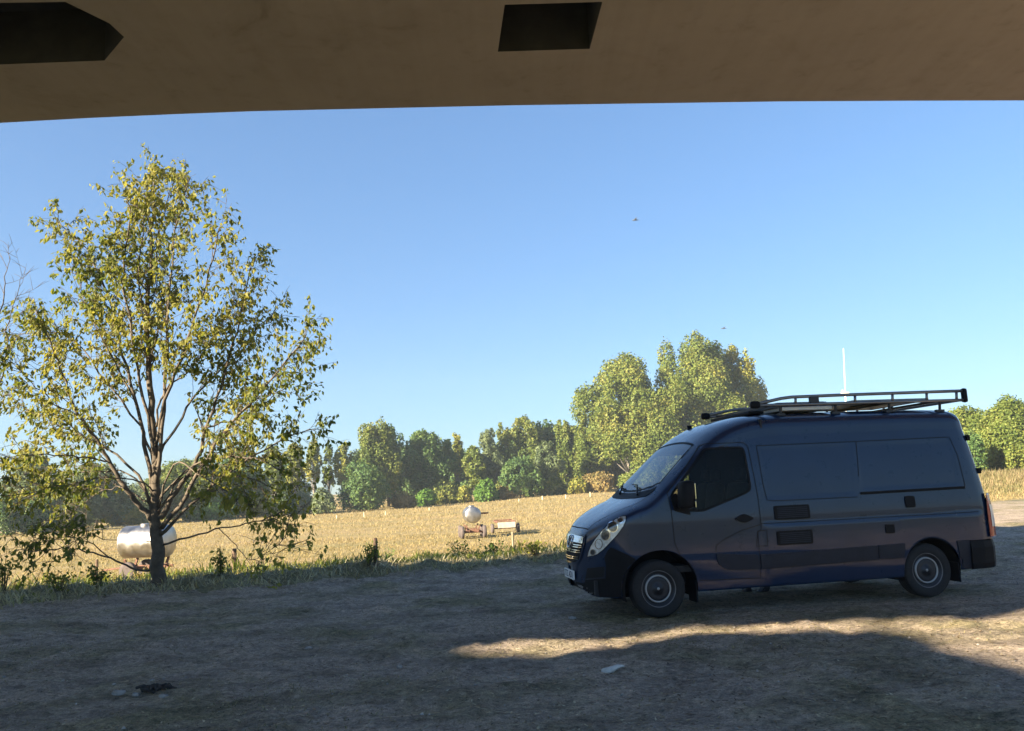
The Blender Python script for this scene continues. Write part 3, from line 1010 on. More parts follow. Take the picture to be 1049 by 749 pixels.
near = empty('walnut_tree', T0)
near.name = 'broadleaf_tree'
tag(near, 'tall loose tree with yellowing leaves, its trunk before the silver tank', 'tree')
m_nleaf = leafy('near_leaf', [(0.07, 0.11, 0.026), (0.14, 0.165, 0.04), (0.245, 0.24, 0.06), (0.34, 0.315, 0.085)], 0.5, 0.45)
LB = [
    ([(163, 606), (162, 585), (162, 560), (160, 530), (160, 500), (159, 470), (157, 430), (153, 370), (151, 310), (153, 250), (157, 190), (158, 150)], 0.155, 0.012, 0.50, 1, 0.2),
    ([(157, 530), (140, 512), (125, 493), (110, 468), (97, 445), (77, 418), (60, 380), (46, 340), (30, 305)], 0.085, 0.010, 0.30, 1, -0.9),
    ([(158, 505), (150, 460), (140, 410), (125, 350), (108, 290), (85, 240), (53, 210)], 0.07, 0.009, 0.3, 1, 0.9),
    ([(160, 490), (166, 430), (170, 360), (173, 290), (181, 220), (196, 163)], 0.07, 0.009, 0.3, 1, -0.5),
    ([(164, 528), (182, 500), (205, 462), (217, 425), (235, 370), (250, 310), (264, 250)], 0.085, 0.010, 0.28, 1, 0.6),
    ([(166, 538), (192, 505), (225, 445), (260, 405), (298, 362), (322, 330)], 0.075, 0.010, 0.28, 1, -0.7),
    ([(165, 545), (190, 520), (230, 486), (270, 458), (300, 442), (330, 432)], 0.06, 0.008, 0.30, 1, 0.9),
    ([(168, 556), (205, 545), (240, 536), (275, 530), (298, 520)], 0.032, 0.006, 0.6, 0.3, -1.6),
    ([(228, 539), (245, 556), (262, 572), (285, 560), (300, 548)], 0.014, 0.004, 0.4, 0.45, -1.9),
    ([(156, 583), (138, 583), (110, 570), (75, 560), (45, 562), (26, 563)], 0.04, 0.007, 0.55, 0.4, -1.3),
    ([(110, 570), (85, 552), (60, 548), (36, 556)], 0.018, 0.005, 0.3, 0.6, -1.2),
    ([(156, 553), (120, 551), (90, 548), (66, 548)], 0.016, 0.005, 0.5, 0.5, -1.6),
    ([(108, 466), (85, 462), (50, 459), (18, 461), (-6, 466)], 0.028, 0.006, 0.25, 0.9, -1.4),
    ([(152, 510), (128, 497), (105, 497), (84, 510), (64, 524)], 0.024, 0.006, 0.35, 0.7, 1.2),
    ([(158, 500), (140, 487), (105, 485), (60, 492), (14, 502), (-12, 505)], 0.026, 0.006, 0.3, 0.8, -1.7),
    ([(159, 460), (147, 400), (134, 330), (124, 265), (132, 200), (128, 185)], 0.055, 0.008, 0.3, 1, -0.7),
    ([(159, 450), (176, 385), (200, 322), (217, 262), (230, 212)], 0.055, 0.008, 0.3, 1, -1.1),
    ([(160, 480), (142, 430), (100, 372), (60, 330), (12, 330)], 0.045, 0.007, 0.3, 1, 1.3),
    ([(159, 470), (186, 420), (222, 375), (250, 345), (290, 300)], 0.045, 0.007, 0.35, 0.9, 1.3),
    ([(163, 510), (200, 470), (245, 462), (285, 470), (306, 500)], 0.04, 0.006, 0.35, 0.6, -1.4),
    ([(162, 520), (190, 485), (240, 482), (280, 492), (292, 512)], 0.035, 0.006, 0.4, 0.6, 1.5),
    ([(163, 515), (180, 470), (205, 480), (245, 505), (270, 515)], 0.03, 0.006, 0.4, 0.6, -2.0),
    ([(158, 520), (130, 470), (80, 440), (40, 420), (2, 400)], 0.05, 0.007, 0.35, 0.9, 1.0),
    ([(158, 515), (130, 480), (90, 478), (60, 486), (36, 512)], 0.03, 0.006, 0.35, 0.9, 1.6),
    ([(155, 360), (165, 300), (160, 240), (172, 190), (180, 160)], 0.03, 0.006, 0.2, 1, 0.8),
    ([(152, 330), (140, 280), (146, 220), (150, 165)], 0.03, 0.006, 0.2, 1, -0.5),
    ([(160, 430), (170, 390), (195, 370), (225, 330), (245, 290)], 0.035, 0.006, 0.25, 1, 0.2),
    ([(140, 410), (105, 340), (85, 300), (70, 255)], 0.032, 0.006, 0.25, 1, 0.3),
    ([(215, 430), (250, 420), (290, 395), (315, 375)], 0.03, 0.006, 0.2, 1, 0.7),
    ([(77, 418), (50, 405), (25, 380), (8, 360)], 0.025, 0.006, 0.2, 0.9, -1.0),
]
limbs = []
for L, ra, rb, t0, lf, dy in LB:
    P = px_path(L, dy)
    limbs.append((P, ra * (0.68 if ra < 0.15 else 1), rb, t0, lf))
grow_tree(limbs, 5, m_nleaf, near, 0.108, 0.108, (5, 8))
# root flare
bm = bmesh.new()

bt = empty('bare_tree', gpx(-75, 612))
tag(bt, 'bare twiggy tree at the left edge reaching in with thin leafless branches', 'tree')
T0s, TYs = T0, TY
T0 = np.array(bt.location); TY = float(T0[1]); PSX = PSY = 1.0
LB2 = [
    ([(-75, 616), (-74, 560), (-70, 480), (-62, 400), (-58, 320), (-50, 250)], 0.13, 0.01, 0.4, 0.0001, 0),
    ([(-72, 520), (-40, 470), (-14, 430), (0, 395), (6, 350), (14, 310), (24, 280)], 0.04, 0.004, 0.3, 0.0001, -0.3),
    ([(-68, 470), (-40, 420), (-16, 370), (2, 310), (6, 285), (10, 262)], 0.035, 0.004, 0.3, 0.0001, 0.3),
    ([(-72, 540), (-40, 500), (-12, 480), (6, 470), (16, 468)], 0.03, 0.004, 0.3, 0.0001, 0.3),
    ([(-72, 545), (-45, 515), (-16, 498), (2, 490), (12, 483)], 0.025, 0.004, 0.4, 0.0001, -0.5),
]
limbs = [(px_path(L, dy), ra, rb, t0, lf) for L, ra, rb, t0, lf, dy in LB2]
grow_tree(limbs, 9, m_nleaf, bt, 0.1, twig_step=0.3)
T0, TY = T0s, TYs
bm.free()

# weed plants that stand out along the fence
def weed_plant(px, py, hpx, wpx, label, mat, seed):
    g_ = gpx(px, py)
    rnd = np.random.default_rng(seed)
    mpp = g_[1] / F0
    H, W = hpx * mpp, wpx * mpp
    root = empty('weed_plant', g_)
    tag(root, label, 'plant', 'plants among the tall grass by the fence')
    bm = bmesh.new()
    C_ = []
    for k in range(11):
        a = rnd.random() * 2 * PI; ro = W * 0.5 * rnd.random() ** 0.6
        tip = Vector((ro * math.cos(a), ro * math.sin(a) * 0.7, H * (0.5 + 0.5 * rnd.random())))
        b0 = tip * 0.15; b0.z = -0.03
        mid = tip * 0.5 + Vector((0, 0, H * 0.12))
        tube(bm, [b0, mid, tip], [0.008, 0.006, 0.003], 4, False)
        for j in range(13):
            t = 0.2 + 0.8 * rnd.random()
            q_ = (b0.lerp(mid, t * 2) if t < .5 else mid.lerp(tip, t * 2 - 1)) + Vector(rnd.normal(0, 0.05, 3))
            C_.append(tuple(q_))
    bm_obj('stem', bm, m_bark, root)
    C_ = np.array(C_)
    vv, ff = leaf_quads(C_, np.tile([0, -0.2, 0.5], (len(C_), 1)), 0.065, rnd, 0.8)
    mesh_obj('foliage', vv, ff, mat, root)


for i, a in enumerate([
    (4, 606, 46, 22, 'dark leafy plant at the left edge of the photo', LEAF['poplar']),
    (60, 606, 22, 40, 'yellow green plant left of the trunk of the near tree', LEAF['yellow']),
    (100, 604, 26, 26, 'leafy clump round the thin stick left of the trunk', LEAF['poplar']),
    (226, 590, 30, 16, 'upright leafy weed just left of the short brown post', LEAF['poplar']),
    (377, 580, 22, 26, 'leafy weed wrapped round the foot of the tallest fence post', LEAF['poplar']),
    (398, 576, 18, 20, 'green weed right of the tallest fence post', LEAF['green']),
    (470, 573, 18, 36, 'green weed in front of the tank trailer with wheels', LEAF['poplar']),
    (505, 572, 18, 34, 'bright sunlit weed below the flat trailer', LEAF['green']),
    (548, 568, 16, 36, 'sunlit yellow green weed beside the nose of the van', LEAF['yellow']),
]):
    weed_plant(*a[:4], a[4], a[5], 60 + i)

# ------------------------------------------------------------------ fence posts and stakes
m_post = plain('weathered_wood', (0.15, 0.10, 0.07), 0.9, var=0.4, scale=14, bumpv=0.6)
m_pale = plain('pale_stake', (0.55, 0.48, 0.33), 0.85, var=0.2, scale=10)
m_grey = plain('grey_post', (0.26, 0.215, 0.14), 0.9, var=0.3, scale=10)


def post(px, py, ty, wpx, label, mat, name='fence_post', group='wooden posts along the pasture fence', Y=None, lean=0.0):
    if Y is None: g_ = gpx(px, py)
    else:
        g_ = at_depth(px, py, Y); g_[2] = hz(g_[0], g_[1])
    H = at_depth(px, ty, g_[1])[2] - g_[2]
    w = wpx * g_[1] / F0
    bm = bmesh.new()
    n = 8
    for zz in [(0, -0.3)]:
        pass
    prof = [(w * 0.5, -0.3), (w * 0.52, 0.0), (w * 0.49, H * 0.5), (w * 0.48, H * 0.97), (w * 0.40, H)]
    lathe(bm, prof, n, 'Z')
    rnd = random.Random(int(px))
    for v in bm.verts:
        v.co.x += rnd.uniform(-.03, .03) * w * 2 + lean * max(0, v.co.z)
        v.co.y += rnd.uniform(-.03, .03) * w * 2
    o = bm_obj(name, bm, mat, None, False, g_)
    tag(o, label, 'fence post' if name == 'fence_post' else 'stake', group)


post(385, 580, 551, 3.9, 'tallest brown wooden fence post, in the weeds between the tree and the van', m_post)
post(240, 588, 562, 5, 'short brown wooden post right of the near tree', m_post)
post(98.5, 600, 573, 3, 'thin dark stick standing left of the near tree', m_post)
post(526, 567, 545, 2.4, 'pale grey post in front of the flat rusty trailer', m_grey)
for k, (px, py, ty, Y) in enumerate([(373, 533, 525, 120), (395, 532, 524, 122), (532, 519, 511, 150), (556, 517, 508, 152), (580, 515, 507, 154), (605, 512, 504, 156), (345, 535, 528, 118), (440, 528, 520, 130)]):
    post(px, py, ty, 1.1, 'thin pale stake standing far out in the dry pasture', m_pale, 'fence_stake', 'thin pale stakes across the pasture', Y=Y)

# ------------------------------------------------------------------ water tank trailers
m_steel, nt, b = new_mat('stainless_steel')
n1 = noise(nt, 3.0, 5, 0.6)
r1 = ramp(nt, [(0.3, (0.33, 0.31, 0.29)), (0.7, (0.50, 0.48, 0.455))], n1.outputs['Fac'])
nt.links.new(r1.outputs['Color'], b.inputs['Base Color'])
b.inputs['Metallic'].default_value = 1.0
r2 = ramp(nt, [(0.3, (0.32,) * 3), (0.7, (0.52,) * 3)], n1.outputs['Fac'])
nt.links.new(r2.outputs['Color'], b.inputs['Roughness'])
m_rust = plain('rusty_iron', (0.17, 0.085, 0.055), 0.9, var=0.5, scale=5, bumpv=0.3)
m_tyre = plain('tyre_rubber', (0.011, 0.011, 0.012), 0.85, var=0.3, scale=30, bumpv=0.2)
m_oldtyre = plain('old_tyre', (0.10, 0.08, 0.075), 0.9, var=0.3, scale=8)
m_oldpaint = plain('faded_panel', (0.50, 0.46, 0.38), 0.8, var=0.2, scale=4)


def trailer_wheel(root, x, y, rad, w, mat=m_oldtyre):
    bm = bmesh.new()
    lathe(bm, [(rad * 0.55, -w * .5), (rad * 0.9, -w * .5), (rad, -w * .3), (rad, w * .3), (rad * 0.9, w * .5), (rad * 0.55, w * .5)], 22, 'X', (x, y, rad))
    o = bm_obj('wheel', bm, mat, root, True)
    bm = bmesh.new()
    lathe(bm, [(0.0, -w * .3), (rad * 0.56, -w * .3), (rad * 0.56, w * .3), (0.0, w * .3)], 14, 'X', (x, y, rad))
    bm_obj('rim', bm, m_rust, o)


def tanker(px, py, rz, length, dia, zax, tw, rad, axles, label, pipe=True):
    g_ = gpx(px, py)
    root = empty('tank_trailer', g_, rz)
    tag(root, label, 'trailer', 'old trailers standing in the dry pasture')
    R_ = dia / 2
    bm = bmesh.new()
    prof = []
    for k in range(7):
        t = k / 6 * PI / 2
        prof.append((max(0.0005, R_ * math.sin(t)), -length / 2 - 0.22 * R_ * math.cos(t)))
    prof.append((R_ * 1.012, -length / 2 + 0.02)); prof.append((R_, -length / 2 + 0.06)); prof.append((R_, length / 2 - 0.06)); prof.append((R_ * 1.012, length / 2 - 0.02))
    for k in range(7):
        t = (6 - k) / 6 * PI / 2
        prof.append((max(0.0005, R_ * math.sin(t)), length / 2 + 0.22 * R_ * math.cos(t)))
    lathe(bm, prof, 40, 'Y', (0, 0, zax))
    tk = bm_obj('tank', bm, m_steel, root, True)
    bm = bmesh.new()
    lathe(bm, [(0.22, 0), (0.22, 0.10), (0.20, 0.12), (0.0, 0.13)], 20, 'Z', (0, 0.1, zax + R_ - 0.03))
    bm_obj('hatch', bm, m_steel, tk, False)
    bm = bmesh.new()
    for sx in (-1, 1):
        box(bm, (sx * 0.32, 0, rad + 0.10), (0.09, length * 1.1, 0.12))
    for yy in (-length * 0.38, length * 0.38):
        box(bm, (0, yy, rad + 0.17), (0.9, 0.12, 0.05))
        for sx in (-1, 1):
            box(bm, (sx * 0.42, yy, rad + 0.32), (0.08, 0.10, 0.42), Matrix.Rotation(sx * 0.5, 3, 'Y'))
    for ya in axles:
        tube(bm, [(-tw / 2, ya, rad), (tw / 2, ya, rad)], 0.05, 8)
    bm_obj('frame', bm, m_rust, root)
    bm = bmesh.new()
    tube(bm, [(-0.3, length * 0.55, rad + 0.1), (0, length * 0.55 + 1.1, rad), (0.3, length * 0.55, rad + 0.1)], 0.04, 6)
    bm_obj('drawbar', bm, m_rust, root)
    for ya in axles:
        for sx in (-1, 1):
            trailer_wheel(root, sx * tw / 2, ya, rad, 0.24)
    if pipe:
        bm = bmesh.new()
        tube(bm, [(R_ * 0.9, -length * .3, zax + 0.08), (R_ + 0.55, -length * .3, zax + 0.08)], 0.06, 8)
        bm_obj('outlet_pipe', bm, m_rust, tk)
    return root


tanker(484, 551, 0.16, 2.1, 1.12, 1.62, 1.55, 0.44, (-0.85, 0.85), 'silver tank trailer on rusty wheels with its round end facing the clearing')
tanker(150, 592, PI / 2 - 0.12, 2.05, 1.48, 1.66, 1.5, 0.40, (0.45,), 'big silver tank on wheels behind the trunk of the near tree', pipe=False)

g_ = gpx(518, 546)
root = empty('flat_trailer', g_, 0.18)
tag(root, 'low flat trailer with a pale front board and rusty frame beside the tank trailer', 'trailer', 'old trailers standing in the dry pasture')
bm = bmesh.new()
box(bm, (0, -0.62, 0.62), (1.35, 0.05, 0.42), bevel=0.02)
bm_obj('front_board', bm, m_oldpaint, root)
bm = bmesh.new()
for sx in (-1, 1):
    box(bm, (sx * 0.68, 0.3, 0.86), (0.08, 1.7, 0.10))
box(bm, (0, 1.1, 0.92), (1.44, 0.09, 0.10)); box(bm, (0, -0.5, 0.86), (1.28, 0.09, 0.08))
for k in range(5):
    box(bm, (0, -0.3 + 0.3 * k, 0.78), (1.3, 0.16, 0.03))
tube(bm, [(-0.95, 0.1, 0.36), (0.95, 0.1, 0.36)], 0.05, 8)
for sx in (-0.55, 0.55):
    box(bm, (sx, 0.1, 0.57), (0.08, 0.3, 0.46))
bm_obj('frame', bm, m_rust, root)
bm = bmesh.new()
tube(bm, [(0.5, 1.1, 0.8), (0.0, 2.1, 0.4), (-0.5, 1.1, 0.8)], 0.04, 6)
bm_obj('drawbar', bm, m_rust, root)
for sx in (-1, 1):
    trailer_wheel(root, sx * 0.98, 0.1, 0.36, 0.20)

# ------------------------------------------------------------------ far house and hill
g_ = at_depth(19, 536, 128); g_[2] = hz(g_[0], g_[1])
house = empty('house', g_, 0.2)
tag(house, 'small pale house with a brown roof among the bushes at the far left', 'house')
m_wall = plain('rendered_wall', (0.60, 0.57, 0.52), 0.9, var=0.08)
m_roof = plain('roof_tiles', (0.16, 0.085, 0.055), 0.9, var=0.3, scale=8)
m_pane = plain('window_glass', (0.03, 0.035, 0.045), 0.1)
bm = bmesh.new(); box(bm, (0, 0, 1.5), (6, 5, 3.2)); bm_obj('wall', bm, m_wall, house)
vv = [(-3.3, -2.8, 3.05), (3.3, -2.8, 3.05), (3.3, 2.8, 3.05), (-3.3, 2.8, 3.05), (-3.3, 0, 5.0), (3.3, 0, 5.0)]
mesh_obj('roof', vv, [(0, 1, 5, 4), (2, 3, 4, 5), (1, 2, 5), (3, 0, 4), (3, 2, 1, 0)], m_roof, house)
for wx in (-1.6, 1.4):
    bm = bmesh.new(); box(bm, (wx, -2.52, 1.6), (1.0, 0.08, 1.2)); bm_obj('window', bm, m_pane, house)

hx = np.linspace(-2600, -1210, 60); hyy = np.linspace(1900, 2600, 24)
HX, HY = np.meshgrid(hx, hyy)
HZ_ = 95 * np.exp(-((HX + 1700) / 480) ** 2 - ((HY - 2250) / 260) ** 2) * (1 + 0.25 * fbm(HX * 0.012, HY * 0.012, 3)) - 4
n1_, n2_ = len(hx), len(hyy)
a, b_ = np.meshgrid(np.arange(n1_ - 1), np.arange(n2_ - 1)); q = (b_ * n1_ + a).ravel()
m_hill = plain('air_blue_hill', (0.055, 0.085, 0.10), 0.95, var=0.25, scale=0.03)  # blue of the distant air is put into the hill's colour
tag(mesh_obj('hills', np.stack([HX.ravel(), HY.ravel(), HZ_.ravel()], 1), np.stack([q, q + 1, q + 1 + n1_, q + n1_], 1), m_hill, smooth=True), kind='structure')

# ------------------------------------------------------------------ stones and debris on the ground
m_stone = plain('chalk_stone', (0.26, 0.245, 0.225), 0.9, var=0.3, scale=18, bumpv=0.4)


def stone(px, py, wpx, hpx, label, seed, mat=m_stone, name='stone', group='loose stones on the bare ground'):
    g_ = gpx(px, py)
    mpp = g_[1] / F0
    bm = bmesh.new()
    bmesh.ops.create_icosphere(bm, subdivisions=3, radius=1.0)
    rnd = np.random.default_rng(seed)
    off = rnd.random(3) * 50
    for v in bm.verts:
        c = v.co
        d = 1 + 0.55 * float(fbm(np.array([c.x * 1.1 + off[0] + c.z]), np.array([c.y * 1.1 + off[1] - c.z]), 3)[0])
        v.co = Vector((c.x * wpx * 0.5 * mpp * d, c.y * wpx * 0.32 * mpp * d, max(c.z, -0.5) * hpx * mpp * d * 0.8))
    o = bm_obj(name, bm, mat, None, True, (g_[0], g_[1], g_[2] + hpx * mpp * 0.25))
    tag(o, label, 'stone', group)
    return o


for i, a in enumerate([(122, 711, 13, 4, 'flat pale stone left of the dark debris heap'), (139, 713, 8, 3, 'small pale stone touching the left end of the dark debris heap'),
                       (168, 714, 9, 3, 'small pale stone below the right end of the dark debris heap'), (156, 698, 7, 2.5, 'narrow pale chip behind the dark debris heap'),
                       (316, 665, 9, 2.5, 'pale flat stone in the middle of the bare ground left of the sunlit strip'), (410, 684, 6, 3, 'lone pale stone below the left tip of the sunlit strip'),
                       (586, 634, 8, 2.5, 'pale flat stone left of the front wheel of the van')]):
    stone(*a, 70 + i)
# white bottle-like lump
g_ = gpx(628, 689)
mpp = g_[1] / F0
bm = bmesh.new()
prof = [(0.001, -0.105), (0.024, -0.10), (0.040, -0.075), (0.044, -0.04), (0.036, 0.0), (0.025, 0.045), (0.015, 0.08), (0.011, 0.10), (0.001, 0.105)]
lathe(bm, prof, 18, 'X', (0, 0, 0))
for v in bm.verts:
    d = 1 + 0.35 * float(fbm(np.array([v.co.x * 22 + 3.0]), np.array([v.co.y * 22 + v.co.z * 19]), 2)[0])
    v.co.y *= d * 1.15; v.co.z *= d * 0.85
    v.co.z += 0.02 * math.sin(v.co.x * 20)
    v.co.z = max(v.co.z, -0.03)
o = bm_obj('crumpled_bottle', bm, plain('white_plastic', (0.46, 0.45, 0.42), 0.5, var=0.15, scale=20), None, True, (g_[0], g_[1], g_[2] + 0.032))
tag(o, 'crumpled white plastic bottle lying on the ground below the sunlit strip', 'bottle')
# dark debris
g_ = gpx(160, 708)
bm = bmesh.new()
rnd = np.random.default_rng(77)
for k in range(26):
    x, y = rnd.normal(0, 0.07), rnd.normal(0, 0.03)
    a = rnd.normal(0, 0.5)
    L_ = 0.05 + 0.10 * rnd.random()
    p = Vector((x, y, 0.012 + 0.025 * rnd.random()))
    d = Vector((math.cos(a), math.sin(a), rnd.normal(0, 0.2))) * L_ * 0.5
    tube(bm, [p - d, p + Vector((0, 0, 0.012)), p + d], [0.012, 0.018, 0.008], 5)
o = bm_obj('debris_heap', bm, plain('charred_wood', (0.032, 0.028, 0.026), 0.95, var=0.4, scale=20), None, False, g_)
tag(o, 'dark heap of charred sticks on the bare ground at the lower left', 'debris')

# ------------------------------------------------------------------ birds
m_bird = plain('bird_feathers', (0.10, 0.12, 0.15), 0.8)
for (px, py, Y, sc, lb) in ((650.5, 225.5, 42, 0.17, 'small dark bird high in the middle of the sky'), (741, 336.5, 60, 0.2, 'tiny dark bird just above the tallest tree')):
    p = at_depth(px, py, Y)
    bm = bmesh.new()
    lathe(bm, [(0.001, -1.0), (0.16, -0.8), (0.24, -0.2), (0.20, 0.4), (0.08, 0.9), (0.10, 1.3), (0.001, 1.4)], 10, 'X')
    for sy in (-1, 1):
        a_ = [bm.verts.new(c) for c in ((-0.35, sy * 0.1, 0.1), (0.35, sy * 0.1, 0.1), (0.45, sy * 0.9, 0.45), (0.75, sy * 1.6, 0.35), (0.1, sy * 1.0, 0.42))]
        bm.faces.new(a_ if sy > 0 else a_[::-1])
    bmesh.ops.scale(bm, vec=(sc,) * 3, verts=bm.verts)
    tag(bm_obj('bird', bm, m_bird, None, False, p), lb, 'bird', 'birds in the sky')

# ================================================================== the van
van = empty('panel_van', (VTX, VTY, 0.0), VYAW)
tag(van, 'dark blue high roof panel van with a roof rack parked on the bare ground', 'van')
VM = Matrix.Translation((VTX, VTY, 0)) @ Matrix.Rotation(VYAW, 4, 'Z')
VI = VM.inverted()
CAM_L = VI @ Vector((0, 0, HC))          # the photographer seen from the van

m_paint, nt, b = new_mat('blue_paint')
n1 = noise(nt, 2.5, 4, 0.6)
r1 = ramp(nt, [(0.3, (0.0075, 0.0205, 0.053)), (0.7, (0.0092, 0.0245, 0.062))], n1.outputs['Fac'])
nt.links.new(r1.outputs['Color'], b.inputs['Base Color'])
b.inputs['Metallic'].default_value = 0.15
n2 = noise(nt, 6, 6, 0.7)
r2 = ramp(nt, [(0.35, (0.26,) * 3), (0.75, (0.42,) * 3)], n2.outputs['Fac'])
nt.links.new(r2.outputs['Color'], b.inputs['Roughness'])
b.inputs['Specular IOR Level'].default_value = 0.15
b.inputs['Coat Weight'].default_value = 0.75
r3 = ramp(nt, [(0.35, (0.015,) * 3), (0.8, (0.06,) * 3)], n2.outputs['Fac'])
nt.links.new(r3.outputs['Color'], b.inputs['Coat Roughness'])
m_plastic = plain('black_plastic', (0.006, 0.0062, 0.008), 0.6, var=0.25, scale=12)
m_plastic.node_tree.nodes['Principled BSDF'].inputs['Specular IOR Level'].default_value = 0.15
m_mould = plain('dark_moulding', (0.011, 0.015, 0.026), 0.45, var=0.2, scale=12)
m_mould.node_tree.nodes['Principled BSDF'].inputs['Specular IOR Level'].default_value = 0.25
m_gap = plain('panel_gap', (0.004, 0.004, 0.005), 0.9)
m_chrome = plain('chrome', (0.72, 0.72, 0.72), 0.14, 1.0, var=0.05)
m_alu = plain('aluminium_rail', (0.20, 0.205, 0.22), 0.42, 1.0, var=0.1, scale=10)
m_rackdark = plain('rack_steel', (0.03, 0.032, 0.036), 0.5, 0.3)
m_int = plain('cab_trim', (0.016, 0.016, 0.018), 0.8)
m_seat = plain('seat_cloth', (0.022, 0.022, 0.026), 0.9, var=0.3, scale=20)
m_white = plain('white_plastic_part', (0.75, 0.75, 0.74), 0.5, var=0.05)
m_red = plain('red_lens', (0.30, 0.006, 0.007), 0.2, coat=0.4, var=0.1)
m_clear = plain('clear_lens', (0.80, 0.77, 0.72), 0.15, coat=0.6, var=0.1)
m_lampsilver = plain('lamp_reflector', (0.55, 0.57, 0.60), 0.28, 0.6, var=0.35, scale=16)
m_bowl = plain('lamp_bowl', (0.13, 0.14, 0.16), 0.15, 0.9, var=0.3, scale=20)
m_solar = plain('solar_cells', (0.010, 0.014, 0.035), 0.12, coat=0.5)
m_mirror = plain('mirror_glass', (0.8, 0.8, 0.8), 0.03, 1.0, var=0.0)


def glass_mat(name, tint, ior=1.65):
    m = bpy.data.materials.new(name); m.use_nodes = True
    nt = m.node_tree; nt.nodes.clear()
    out = nt.nodes.new('ShaderNodeOutputMaterial')
    tr = nt.nodes.new('ShaderNodeBsdfTransparent'); tr.inputs['Color'].default_value = (*tint, 1)
    gl = nt.nodes.new('ShaderNodeBsdfGlossy'); gl.inputs['Roughness'].default_value = 0.02
    fr = nt.nodes.new('ShaderNodeFresnel'); fr.inputs['IOR'].default_value = ior
    mx = nt.nodes.new('ShaderNodeMixShader')
    nt.links.new(fr.outputs[0], mx.inputs[0]); nt.links.new(tr.outputs[0], mx.inputs[1]); nt.links.new(gl.outputs[0], mx.inputs[2])
    nt.links.new(mx.outputs[0], out.inputs['Surface'])
    return m


m_glass = glass_mat('window_glass_clear', (0.66, 0.70, 0.70), 3.6)
m_glass_s = glass_mat('side_glass', (0.45, 0.48, 0.48), 1.28)

# ---- body sections
f_top = pchip([-1.02, -0.6, 0.5, 1.8, 2.2, 2.5, 2.75, 3.0, 3.3, 3.5, 3.68, 3.78, 3.95, 4.2, 4.34, 4.44, 4.50, 4.54, 4.56],
              [2.475, 2.49, 2.50, 2.50, 2.475, 2.41, 2.305, 2.135, 1.875, 1.69, 1.515, 1.445, 1.37, 1.245, 1.155, 1.06, .93, .76, .60])
f_w = pchip([-1.02, -.99, -.95, -.85, -.6, 3.3, 3.7, 3.85, 4.0, 4.15, 4.3, 4.42, 4.51, 4.545, 4.56],
            [.955, .985, 1.0, 1.02, 1.03, 1.03, 1.02, .995, .955, .87, .73, .53, .32, .18, .06])
f_side = pchip([.2, .45, .8, 1.1, 1.4, 1.8, 2.2, 2.5], [.968, .99, 1.0, 1.0, .985, .95, .895, .85])
f_rz = pchip([-1.02, 2.2, 2.8, 3.3, 3.7, 3.9, 4.3, 4.5, 4.56], [.30, .30, .30, .30, .24, .20, .18, .15, .06])
f_n = pchip([-1.02, 2.2, 2.9, 3.4, 3.8, 4.3, 4.56], [3.6, 3.6, 2.9, 2.7, 3.2, 3.6, 3.0])
AF, AR = (3.655, .345, .465), (-.045, .345, .415)


def f_bot(x):
    z = 0.285
    if x > 4.0: z = 0.25 + 0.17 * max(0, (x - 4.36) / 0.2) ** 2
    if x < -.45: z = 0.33
    for xc, zc_, R_ in (AF, AR):
        if abs(x - xc) < R_:
            z = max(z, zc_ + math.sqrt(R_ * R_ - (x - xc) ** 2))
    return z


def shear(x, z):
    g_ = float(np.clip((0.1 - x) / 1.1, 0, 1)) ** 1.3
    return x + g_ * 0.215 * float(np.clip((z - 1.05) / 1.4, 0, 1)) ** 1.15


def relief(x, z):
    """pressed panels of the load area"""
    def box_(x0, x1, z0, z1, r_=0.06):
        a_ = sstep((x - x0) / r_) * sstep((x1 - x) / r_) * sstep((z - z0) / r_) * sstep((z1 - z) / r_)
        return a_
    d = 0.0
    d -= 0.005 * float(box_(-.66, .86, 1.40, 2.05)) + 0.005 * float(box_(0.90, 2.22, 1.345, 2.05))
    d += 0.012 * float(sstep((1.06 - z) / 0.02) * sstep((2.28 - x) / 0.05)) * float(sstep((z - 0.3) / 0.3)) * float(sstep((x + .9) / .1))
    return d


st = list(np.arange(-1.02, -.90, 0.015)) + list(np.arange(-.90, 4.20, 0.03)) + list(np.arange(4.20, 4.50, 0.02)) + list(np.arange(4.50, 4.561, 0.0075)) + [4.56]
for xc, zc_, R_ in (AF, AR):
    st += [xc - R_ - 0.001, xc - R_ + 0.001, xc + R_ - 0.001, xc + R_ + 0.001]
    st += [xc + R_ * math.cos(t) for t in np.linspace(0.05, PI - 0.05, 41)]
st = sorted(set(round(x, 4) for x in st))
NS, NT_ = 62, 22
SEC = []
for x in st:
    zt = float(f_top(x)); zb = f_bot(x); rz = min(float(f_rz(x)), (zt - 0.25) * 0.6)
    zc_ = zt - rz
    zb = min(zb, zc_ - 0.05)
    w = float(f_w(x)); nn_ = float(f_n(x))
    row = []
    for k in range(NS):
        z = zb + (zc_ - zb) * k / NS
        row.append((w * float(f_side(z)) + relief(x, z), z))
    yc = w * float(f_side(zc_))
    for k in range(NT_ + 1):
        t = k / NT_ * PI / 2
        row.append((yc * max(0, math.cos(t)) ** (2 / nn_), zc_ + rz * max(0, math.sin(t)) ** (2 / nn_)))
    full = [(shear(x, z), y, z) for y, z in row] + [(shear(x, z), -y, z) for y, z in row[-2::-1]]
    SEC.append(full)
nr = len(SEC[0])
bv = np.array(SEC).reshape(-1, 3)
i_, k_ = np.meshgrid(np.arange(len(st) - 1), np.arange(nr - 1))
q = (i_ * nr + k_).ravel()
bf = np.stack([q, q + 1, q + 1 + nr, q + nr], 1)
BVH = BVHTree.FromPolygons([Vector(v) for v in bv], [tuple(f) for f in bf.tolist()])

